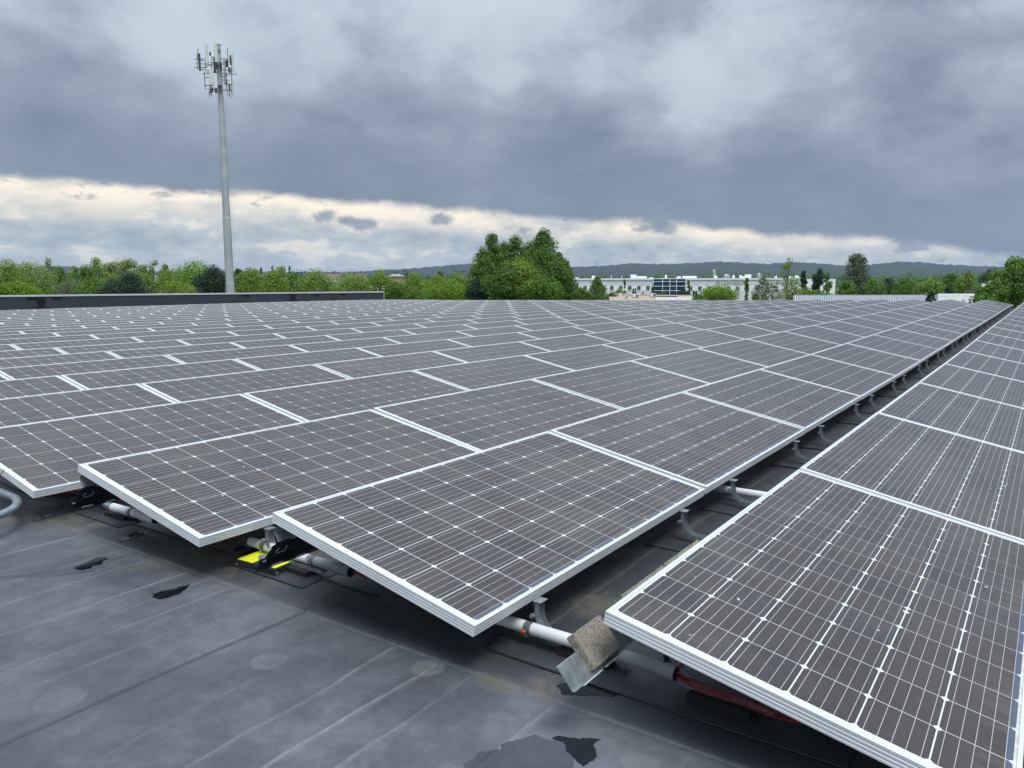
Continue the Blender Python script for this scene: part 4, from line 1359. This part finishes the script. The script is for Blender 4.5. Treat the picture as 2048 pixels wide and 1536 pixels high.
def apx(x, y):   # offset from the pole centre line, and height above the base
    cx = 438.5 + (y - 90) * (444 - 438.5) / 90
    return (x - cx) * SC * .985, ztop_t - (y - 90) * SC * 1.0
def ant(x, y0, y1, wpx, dy, m_='antenna', nm='panel_antenna', dep=.14):
    a, z1 = apx(x, y0); _, z0 = apx(x, y1)
    MB().box((a, dy, (z0 + z1) / 2), (wpx * SC, dep, z1 - z0)).build(nm, M[m_], mast)
for (x, y0, y1, w_, dy) in [(424, 96, 128, 4.6, -1.5), (443.5, 94, 127, 5, -1.9), (435, 141, 166, 7, -1.7), (403, 109, 117, 3, -.9), (466, 103, 138, 2.2, -.3),
                            (422, 151, 174, 3, .4), (465, 152, 174, 2, .2), (437.5, 102, 109, 4, -.9)]:
    ant(x, y0, y1, w_, dy)
for (x, y0, y1, w_, dy) in [(408.5, 109, 139, 2.8, -1.0), (426.5, 105, 111, 2.2, -.6), (446.5, 102, 109, 1.6, -1.2), (434, 113, 140, 3.4, -.5), (439, 110, 136, 3.6, -.8), (446, 122, 136, 3.2, -.5),
                            (457, 119, 131, 3.6, -.6), (460, 107, 124, 2.2, .3), (462, 131, 140, 2.5, -.3), (427, 148, 160, 2.6, .2), (427, 165, 173, 3.4, .1), (445, 163, 171, 6.5, -.6),
                            (457, 157, 162, 3, -.5), (461, 160, 172, 2.4, -.2), (436.5, 167, 176, 3.5, -.3)]:
    ant(x, y0, y1, w_, dy, 'radio', 'radio_unit', .22)
def bar(x0, y0, x1, y1, d0=0, d1=0, r_=.05, nm='mounting_bar'):
    a0, z0 = apx(x0, y0); a1, z1 = apx(x1, y1)
    return MB().tube([(a0, d0, z0), (a1, d1, z1)], r_, 6).build(nm, M['darksteel'], mast)
for q in [(400, 119, 424, 118, -1, -1), (402, 126, 446, 127, -1, -.3), (400, 133, 424, 133, -1, -1), (412, 135, 470, 139, .8, .8), (410, 120, 438, 124, -1, 0), (411, 136, 438, 138, -1, 0),
          (447, 121, 462, 119, 0, 0), (447, 134, 466, 137, 0, -.5), (416, 144, 432, 145, -1, -1), (446, 146, 458, 143, 0, 0), (447, 152, 462, 154, 0, -.4), (416, 163, 434, 164, -.6, -.6),
          (424, 171, 464, 173, -1, -.9), (424, 166, 464, 168, .9, .9), (420, 122, 420, 136, -1, -1), (405.5, 100, 405.5, 136, -.9, -.9), (418, 140, 420, 172, -1, -.9), (427, 110, 427, 145, 0, 0),
          (448, 112, 449, 160, .3, .3), (455, 130, 456, 160, -.5, -.5), (459, 98, 461, 140, -.6, -.6), (463, 115, 464, 172, .2, .2), (424, 150, 424, 176, 0, 0), (451, 137, 452, 168, .6, .6),
          (404, 142, 404, 142.5, 0, 0), (412, 124, 424, 124, .7, .7), (447, 118, 470, 118, -.9, -.9), (448, 127, 458, 127, -.9, -.9), (418, 150, 428, 150, -.7, -.7), (452, 158, 466, 158, .5, .5)]:
    bar(*q)
for (x, y, d0) in [(427, 178, -.4), (424, 176, 0), (460, 177, -.3), (464, 141, -.4), (463, 178, .1)]:
    a, z0 = apx(x, y)
    MB().tube([(a + .16 * math.sin(t_) * 1.0, d0, z0 + .42 * math.cos(t_)) for t_ in np.linspace(-2.6, 2.6, 12)], .03, 5).build('cable_loop', M['radio'], mast)
a, z0 = apx(438.5, 90)
MB().tube([(0, 0, z0 - .02), (0, 0, z0 + .05)], .36, 14).build('pole_cap', M['mast'], mast)

# ------------------------------------------------------------------ parapet at the left edge of the roof
P0, P1, PV = 5.0, 37.4, 37.0
par = thing('parapet_wall', 'long dark parapet wall along the left roof edge with thin white coping', 'wall', (P0, PV, 0))
def ztopp(u): return np.interp(u, [5, 13, 37.4], [.33, .28, .165])
n = 14
vs = []; 
for i in range(n + 1):
    u = P0 + (P1 - P0) * i / n; zt = float(ztopp(u)); zb = float(zroof(u, PV)) - .2
    vs += [(u - P0, 0, zb), (u - P0, 0, zt), (u - P0, .3, zt), (u - P0, .3, zb - 8.5)]
fs = []
for i in range(n):
    for k in range(3): fs.append((i * 4 + k, i * 4 + k + 1, i * 4 + k + 5, i * 4 + k + 4))
fs += [(0, 1, 2, 3), (n * 4, n * 4 + 1, n * 4 + 2, n * 4 + 3)]
MB().quad_list(vs, fs).build('wall_face', M['parapet'], par)
mb = MB()
for i in range(n):
    u0 = (P1 - P0) * i / n; u1 = (P1 - P0) * (i + 1) / n
    z0 = float(ztopp(P0 + u0)); z1 = float(ztopp(P0 + u1))
    mb.quad_list([(u0, -.025, z0 - .045), (u1, -.025, z1 - .045), (u1, -.025, z1 + .02), (u0, -.025, z0 + .02), (u0, .33, z0 + .03), (u1, .33, z1 + .03), (u1, .33, z1 - .05), (u0, .33, z0 - .05)],
                 [(0, 1, 2, 3), (3, 2, 5, 4), (4, 5, 6, 7)])
mb.build('coping', M['coping'], par)
def par_u(x):
    h = bearing(x); return CAM.x + h.x / h.y * (PV - CAM.y)
for x in (79, 585, 668):
    u = par_u(x); zt = float(ztopp(u)); zb = float(zroof(u, PV))
    MB().box((u - P0, -.02, (zt + zb) / 2 - .05), (.30 if x != 668 else .45, .03, zt - zb - .06)).build('membrane_lap', M['caulk'] if x != 668 else M['patch'], par)
    if x != 668:
        MB().box((u - P0, -.06, zb + .34), (.75, .11, .13)).build('drain_box', M['caulk'], par)
        MB().tube([(u - P0 - .11, -.06, zb + .3), (u - P0 - .11, -.06, zt - .06)], .045, 8).build('drain_pipe', M['caulk'], par)
for x in (491, 632, 684, 60, 110):
    u = par_u(x); zt = float(ztopp(u))
    MB().box((u - P0, -.045, zt - .07), (.45, .03, .05)).build('coping_clip', M['caulk'], par)
MB().box((P1 - P0 - .06, -.02, .165 - .35), (.12, .04, .62)).build('corner_trim', M['galv'], par)

# ------------------------------------------------------------------ long white building
M['facade'] = mat('white_facade_panels', (.86, .87, .87), .7, var=.04, vscale=.3)
M['facade_grey'] = mat('pale_grey_facade_band', (.66, .70, .73), .7, var=.04, vscale=.3)
M['zincroof'] = mat('pale_metal_roofing', (.46, .49, .51), .5)
M['darkzinc'] = mat('grey_seam_metal', (.24, .27, .29), .5)
M['white'] = mat('white_painted_metal', (.80, .82, .81), .5)
M['glassdark'] = mat('dark_blue_glazing', (.012, .028, .042), .15, spec=.3)
M['glassblue'] = mat('blue_curtain_glass', (.008, .040, .080), .12, var=.5, vscale=.25, spec=.3)
A_ = place(1140, 345); B_ = place(1672, 322)
dv_ = (B_ - A_); LEN = dv_.length; bx = dv_.normalized(); by = Vector((-bx.y, bx.x, 0))
if by.dot(FWD) < 0: by = -by
ang = math.atan2(bx.y, bx.x)
bld = thing('office_building', 'long two storey white office building with blue glazing in its middle', 'building', (A_.x, A_.y, GZ), (0, 0, ang))
def fx(x):           # metres along the facade for a photo column
    h = bearing(x); o2 = Vector((CAM.x, CAM.y, 0))
    den = h.x * bx.y - h.y * bx.x
    q = A_ - o2
    t = (q.x * bx.y - q.y * bx.x) / den
    return (o2 + h * t - A_).dot(bx)
flip = 1 if Vector((0, 1, 0)).dot(Vector((0, 1, 0))) else 1
ysgn = 1 if (Matrix.Rotation(ang, 3, 'Z') @ Vector((0, 1, 0))).dot(FWD) > 0 else -1
TOPZ = CAM.z + (561.8 - 557.5) / 1553.15 * 335 - GZ
def fz(y): return CAM.z + (561.8 - y) / 1553.15 * 335 - GZ
x_end = fx(1613)
for (z0, z1, m_, nm) in [(0, fz(581.2), 'facade_grey', 'lower_band'), (fz(581.2), fz(571.5), 'facade', 'window_band'), (fz(571.5), fz(558.6), 'facade_grey', 'upper_band')]:
    g0, g1 = fx(1306), fx(1372)
    MB().box((g0 / 2, ysgn * 15, (z0 + z1) / 2), (g0, 30, z1 - z0)).build(nm, M[m_], bld)
    MB().box(((g1 + x_end) / 2, ysgn * 15, (z0 + z1) / 2), (x_end - g1, 30, z1 - z0)).build(nm, M[m_], bld)
MB().box((x_end / 2, ysgn * 14.9, TOPZ - .25), (x_end + .4, 30.4, .75)).build('roof_edge', M['white'], bld)
MB().box(((x_end + LEN) / 2, ysgn * 16, fz(559) / 2), (LEN - x_end, 30, fz(559))).build('end_block', M['facade'], bld)
def window(x0, x1, y0, y1, nsub=2):
    a, b_ = fx(x0), fx(x1)
    z0, z1 = fz(y1), fz(y0)
    w_ = MB().box(((a + b_) / 2, ysgn * .02 - ysgn * .06, (z0 + z1) / 2), (b_ - a, .12, z1 - z0)).build('window', M['glassdark'], bld)
    MB().box(((a + b_) / 2, -ysgn * .12, (z0 + z1) / 2), (.12, .06, z1 - z0)).build('mullion', M['white'], w_)
    MB().box(((a + b_) / 2, -ysgn * .10, z0 - .06), (b_ - a + .2, .1, .10)).build('sill', M['white'], w_)
for xc in [1152.7, 1170.6, 1188.6, 1206.5, 1223.8, 1242, 1259.8, 1278, 1296.2]:
    window(xc - 3.3, xc + 3.3, 572, 580)
for xc in [1381.5, 1400.2, 1419.2, 1437.5, 1457.5, 1476, 1495.5, 1514.2, 1533.5, 1552.5, 1572, 1591]:
    window(xc - 3.3, xc + 3.3, 573, 581)
gl = MB().box(((fx(1306) + fx(1372)) / 2, ysgn * 14.6, fz(558.6) / 2), (fx(1372) - fx(1306), 30, fz(558.6))).build('glazed_entrance', M['glassblue'], bld)
for x in (1306.5, 1325.5, 1340, 1353.3, 1371.5):
    MB().box((fx(x), -ysgn * .5, fz(558.6) / 2), (.24, .25, fz(558.6))).build('mullion', M['white'], gl)
for y in (563.7, 572.5, 581.5):
    MB().box(((fx(1306) + fx(1372)) / 2, -ysgn * .48, fz(y)), (fx(1372) - fx(1306), .22, .22)).build('transom', M['white'], gl)
for (x0, x1, y0) in [(1143, 1152, 555.5), (1180, 1189, 552), (1189, 1196, 554.5), (1259, 1270, 550), (1270, 1292, 553.5), (1297, 1305, 556), (1353, 1362, 554), (1365, 1394, 553.3), (1430, 1436, 553),
                     (1467, 1471, 552), (1481, 1485, 552), (1492, 1504, 550.5), (1487, 1492, 554.2), (1554, 1556, 554.5), (1583, 1590, 554.5), (1594, 1602, 553), (1329, 1333, 551)]:
    a, b_ = fx(x0), fx(x1)
    MB().box(((a + b_) / 2, ysgn * (6 + 4 * random.random()), (TOPZ + fz(y0)) / 2), (b_ - a, 4, fz(y0) - TOPZ + .3)).build('rooftop_unit', M['white'], bld)
for x in (1221.5, 1243, 1554):
    MB().tube([(fx(x), ysgn * 2, TOPZ - .2), (fx(x), ysgn * 2, fz(551))], .12, 6).build('vent_pipe', M['white'], bld)
for x in (1155, 1285, 1394):
    MB().box((fx(x), -ysgn * .15, fz(569.5)), (.35, .3, .28)).build('wall_lamp', M['darksteel'], bld)
for x in np.arange(1150, 1610, 9.2):
    if 1302 < x < 1376: continue
    MB().box((fx(x), -ysgn * .012, (fz(571.5) + fz(559)) / 2), (.05, .03, fz(559) - fz(571.5))).build('panel_joint', M['darksteel'] if 0 else M['facade_grey'], bld)
tc_ = bpy.data.curves.new('facade_lettering', 'FONT')
tc_.body = 'CONVERSION'; tc_.size = 3.0; tc_.extrude = .08; tc_.align_x = 'LEFT'
to = bpy.data.objects.new('tmp', tc_); col.objects.link(to)
bpy.context.view_layer.update()
me = bpy.data.meshes.new_from_object(to.evaluated_get(bpy.context.evaluated_depsgraph_get()))
bpy.data.objects.remove(to)
M['letter'] = mat('pale_grey_letters', (.40, .45, .44), .6)
me.materials.clear(); me.materials.append(M['letter'])
wtx = max(v.co.x for v in me.vertices)
want = fx(1491) - fx(1442)
lo = link('facade_lettering', me, bld, (fx(1442), -ysgn * .12, fz(569.6)), (math.pi / 2, 0, 0 if ysgn > 0 else math.pi))
lo.scale = (want / wtx, 2.0 / 2.2, 1)
lg = MB()
a, b_ = fx(1433), fx(1440)
for (q0, q1, z0, z1) in [(a, b_, 561.6, 562.3), (a, b_, 567.6, 568.3), (a, a + .3, 561.6, 568.3), (b_ - .3, b_, 561.6, 568.3), ((a + b_) / 2 - .15, (a + b_) / 2 + .15, 562, 568)]:
    lg.box(((q0 + q1) / 2, -ysgn * .15, (fz(z0) + fz(z1)) / 2), (q1 - q0, .16, fz(z0) - fz(z1)))
lg.build('square_logo', M['letter'], bld)

# ------------------------------------------------------------------ low building with gravel roof
M['gravel'] = mat('tan_roof_gravel', (.40, .31, .24), .95, var=.12, vscale=.8)
def slab_building(name, label, x0, x1, D0, D1, zt, wallm, roofm):
    a, b_, c, d_ = place(x0, D0), place(x1, D0), place(x1, D1), place(x0, D1)
    ox = (a + b_) / 2
    t = thing(name, label, 'building', (ox.x, ox.y, GZ))
    P_ = [p - ox for p in (a, b_, c, d_)]
    vs = [(p.x, p.y, 0) for p in P_] + [(p.x, p.y, zt - GZ) for p in P_]
    MB().quad_list(vs, [(0, 1, 5, 4), (1, 2, 6, 5), (2, 3, 7, 6), (3, 0, 4, 7)]).build('wall', M[wallm], t)
    MB().quad_list([(p.x, p.y, zt - GZ + .02) for p in P_], [(0, 1, 2, 3)]).build('flat_roof', M[roofm], t)
    return t, ox
zr_ = height(590.5, 143)
gt, go = slab_building('gravel_roof_building', 'low building with tan gravel roof before the long white building', 1219, 1384, 98, 143, zr_, 'white', 'gravel')
def gp(x, D, zz_): 
    p = place(x, D) - go
    return Vector((p.x, p.y, zz_ - GZ))
def wall_seg(nm, x0, D0, x1, D1, z0, z1, m_, th=.25):
    a = gp(x0, D0, z0); b_ = gp(x1, D1, z0); dd = (b_ - a); c = (a + b_) / 2; c.z = (z0 + z1) / 2 - GZ
    return MB().box(c, (dd.length, th, z1 - z0), rot=(0, 0, math.atan2(dd.y, dd.x))).build(nm, M[m_], gt)
wall_seg('back_parapet', 1219, 143, 1385, 140, zr_, height(588.6, 143), 'darksteel')
wall_seg('parapet_cap', 1219, 142.8, 1312, 141, height(588.7, 143), height(587.6, 143), 'white', .4)
wall_seg('parapet_cap', 1312, 128, 1356, 126, height(591.3, 128), height(590.2, 128), 'white', .4)
wall_seg('side_parapet', 1312, 128, 1356, 126, height(594, 128), height(591.3, 128), 'darksteel')
wall_seg('front_parapet', 1312, 104, 1384, 104, zr_ - 1.5, height(594.0, 104) , 'white')
for x in (1240, 1242.6):
    a = gp(x, 142, zr_)
    MB().tube([a, a + Vector((0, 0, .5))], .09, 6).build('vent_pipe', M['white'], gt)
for j, (x, y0, y1, wpx, D) in enumerate([(1271, 589.6, 597, 12, 120), (1306, 587.6, 595.5, 11, 124), (1252, 592, 598, 7, 116)]):
    p = place(x, D); zt = height(y0, D); z0 = zr_
    t = thing('rooftop_air_conditioner', ['grey boxy air conditioner on the tan gravel roof, left of two', 'air conditioner with dark fan side on the tan gravel roof', 'small low vent unit on the tan gravel roof'][j],
              'air conditioner', (p.x, p.y, z0), (0, 0, math.atan2(RIGHT.y, RIGHT.x) + .25))
    W_ = PX(wpx, D)
    MB().box((0, 0, (zt - z0) / 2 + .08), (W_, W_ * .8, zt - z0 - .1)).build('casing', M['facade_grey'], t)
    MB().box((W_ * .18, -W_ * .405, (zt - z0) / 2 + .08), (W_ * .5, .04, (zt - z0) * .7)).build('fan_grille', M['darksteel'], t)
    MB().box((0, 0, .04), (W_ * .9, W_ * .7, .10)).build('curb', M['darksteel'], t)
    MB().box((0, 0, zt - z0 + .05), (W_ * 1.05, W_ * .85, .06)).build('cover', M['white'], t)

# ------------------------------------------------------------------ white ribbed metal roof
def ridge_roof(name, label, x0, x1, D0, D1, yr, zeave, xs_flat, ribs):
    a, b_, c, d_ = place(x0, D0), place(x1, D0), place(x1, D1), place(x0, D1)
    ox = (a + b_) / 2
    t = thing(name, label, 'building', (ox.x, ox.y, GZ))
    zr2 = height(yr, D1)
    q = [p - ox for p in (a, b_, c, d_)]
    vs = [(q[0].x, q[0].y, zeave - GZ), (q[1].x, q[1].y, zeave - GZ), (q[2].x, q[2].y, zr2 - GZ), (q[3].x, q[3].y, zr2 - GZ)]
    lo_ = [(v[0], v[1], v[2] - .25) for v in vs]
    MB().quad_list(vs + lo_, [(0, 1, 2, 3), (4, 5, 6, 7), (0, 1, 5, 4), (1, 2, 6, 5), (2, 3, 7, 6), (3, 0, 4, 7)]).build('metal_roof', M['zincroof'], t)
    MB().quad_list([(q[0].x, q[0].y, 0), (q[1].x, q[1].y, 0), (q[1].x, q[1].y, zeave - GZ - .2), (q[0].x, q[0].y, zeave - GZ - .2), (q[2].x, q[2].y, 0), (q[2].x, q[2].y, zr2 - GZ - .2),
                    (q[3].x, q[3].y, 0), (q[3].x, q[3].y, zr2 - GZ - .2)], [(0, 1, 2, 3), (1, 4, 5, 2), (4, 6, 7, 5), (6, 0, 3, 7)]).build('wall', M['facade'], t)
    mb = MB()
    for i in range(ribs):
        f = (i + .5) / ribs
        p0 = Vector(vs[0]).lerp(Vector(vs[1]), f); p1 = Vector(vs[3]).lerp(Vector(vs[2]), min(1.0, f))
        sh = (Vector(vs[1]) - Vector(vs[0])).normalized()
        mb.tube([p0 + Vector((0, 0, .05)), p1 + Vector((0, 0, .05))], .075, 4)
    o2 = mb.build('standing_seams', M['darkzinc'], t); o2['kind'] = 'stuff'
    return t, ox
rt, ro = ridge_roof('metal_roof_building', 'low building with long white ribbed metal roof on the right', 1588, 1878, 74, 98, 591.3, height(612, 78), None, 62)
vt = MB(); 
wa, wo = slab_building('white_block_building', 'plain white wall building at the right end of the ribbed roof', 1878, 1951, 84, 98, height(593, 84), 'facade', 'zincroof')
vp = place(1930, 83.5)
t = thing('roof_vent', 'small grey vent before the plain white wall', 'vent', (vp.x, vp.y, height(608, 83.5)))
MB().tube([(0, 0, -.3), (0, 0, .35)], .13, 8).build('vent_stem', M['facade_grey'], t)
MB().tube([(0, 0, .35), (0, 0, .5)], .22, 8).build('vent_cap', M['facade_grey'], t)

# ------------------------------------------------------------------ other far buildings
slab_building('white_warehouse', 'white warehouse glimpsed between the left trees', 200, 346, 215, 245, height(553.5, 215), 'facade', 'white')
for j, (x0, x1, y0) in enumerate([(294, 300, 551.5), (302, 309, 551), (333, 337, 549.5)]):
    c = place((x0 + x1) / 2, 218)
    t = thing('rooftop_unit', ['leftmost white unit on the white warehouse roof', 'middle white unit on the white warehouse roof', 'right white unit on the white warehouse roof'][j], 'rooftop unit', (c.x, c.y, height(553.5, 215)))
    hh = height(y0, 218) - height(553.5, 215)
    MB().box((0, 0, hh / 2), (PX(x1 - x0, 218), 2, hh)).build('casing', M['white'], t)
    MB().box((0, 0, hh + .05), (PX(x1 - x0, 218) + .2, 2.2, .1)).build('cover', M['white'], t)
wh, who = slab_building('white_shed', 'white shed seen through the trees above the parapet', 632, 705, 190, 215, height(560, 190), 'facade', 'white')
slab_building('small_white_shed', 'small white building between trees right of the parapet end', 735, 768, 160, 175, height(572, 160), 'facade', 'white')
slab_building('beige_building', 'long low beige building far beyond the parapet', 636, 735, 560, 600, height(547, 560), 'gravel', 'gravel')
slab_building('tan_building', 'small tan building right of the white block', 1674, 1700, 260, 280, height(580, 260), 'gravel', 'gravel')
slab_building('corner_house', 'white house with grey rooftop unit beside the big right tree', 1964, 2010, 100, 112, height(570, 100), 'facade', 'white')
c = place(1982, 102)
t = thing('rooftop_unit', 'grey unit on the roof of the white house', 'rooftop unit', (c.x, c.y, height(570, 100)))
MB().box((0, 0, .22), (.52, .5, .44)).build('casing', M['facade_grey'], t); MB().box((0, 0, .46), (.58, .56, .04)).build('cover', M['darksteel'], t)
# brown hip roof house
c = place(793, 350); W_ = PX(32, 350) / 2; z0 = height(552.5, 350) - GZ; z1 = height(548, 350) - GZ
t = thing('hip_roof_house', 'house with pinkish brown hip roof above the left trees', 'house', (c.x, c.y, GZ), (0, 0, math.atan2(RIGHT.y, RIGHT.x)))
MB().box((0, 0, z0 / 2), (W_ * 1.8, W_ * 1.5, z0)).build('wall', M['gravel'], t)
MB().quad_list([(-W_, -W_ * .9, z0), (W_, -W_ * .9, z0), (W_, W_ * .9, z0), (-W_, W_ * .9, z0), (-W_ * .45, 0, z1), (W_ * .35, 0, z1)], [(0, 1, 5, 4), (1, 2, 5), (2, 3, 4, 5), (3, 0, 4), (0, 1, 2, 3)]).build('roof', mat('pinkish_shingles', (.36, .30, .28), .9), t)
# silo, barn and tent far behind the white building
c = place(1428, 820)
t = thing('silo', 'grey silo with domed top behind the white building', 'silo', (c.x, c.y, GZ))
r_ = PX(5.6, 820) / 2; hz = height(543, 820) - GZ
MB().tube([(0, 0, 0), (0, 0, hz)], r_, 14).build('barrel', M['facade_grey'], t)
MB().tube([(0, 0, hz), (0, 0, hz + r_ * .5), (0, 0, hz + r_ * .9), (0, 0, hz + r_ * 1.02)], [r_ * 1.02, r_ * .85, r_ * .4, r_ * .05], 14).build('dome', M['white'], t)
for (x, D, wpx, y0, y1, lab) in [(1453, 800, 10, 549, 552, 'white farm roof right of the silo'), (1518, 780, 9, 547, 551, 'white peaked tent roof right of the silo')]:
    c = place(x, D); W_ = PX(wpx, D) / 2; z0 = height(y1, D) - GZ; z1 = height(y0, D) - GZ
    t = thing('farm_building', lab, 'farm building', (c.x, c.y, GZ), (0, 0, math.atan2(RIGHT.y, RIGHT.x)))
    MB().box((0, 0, z0 / 2), (W_ * 1.9, W_ * 2, z0)).build('wall', M['facade_grey'], t)
    MB().quad_list([(-W_, -W_, z0), (W_, -W_, z0), (W_, W_, z0), (-W_, W_, z0), (-W_ * .1, -W_, z1), (-W_ * .1, W_, z1)], [(0, 1, 4), (1, 2, 5, 4), (2, 3, 5), (3, 0, 4, 5)]).build('roof', M['white'], t)
c = place(1193.5, 3400)
t = thing('hilltop_mast', 'thin mast on the hill above the white building', 'mast', (c.x, c.y, 20))
zt = height(526, 3400) - 20
MB().tube([(0, 0, 0), (0, 0, zt)], [2.0, 1.2], 5).build('pole', M['darksteel'], t)
MB().box((0, 0, zt * .96), (4, 4, 3)).build('antenna_ring', M['darksteel'], t)

# ------------------------------------------------------------------ haze
hz_ = MB(); hz_.box((2300, 1500, (GZ - 1 + 110) / 2), (13000, 13000, 110 - GZ + 1))
hm = bpy.data.materials.new('thin_blue_haze'); hm.use_nodes = True
n = NT(hm.node_tree)
pv = n.node('ShaderNodeVolumePrincipled', {'Color': (.50, .70, 1.0), 'Density': .00006, 'Anisotropy': 0.0})
n.node('ShaderNodeOutputMaterial', {'Volume': pv.outputs[0]})
tag(hz_.build('haze', hm), 'thin blue haze over the far land', kind='stuff')
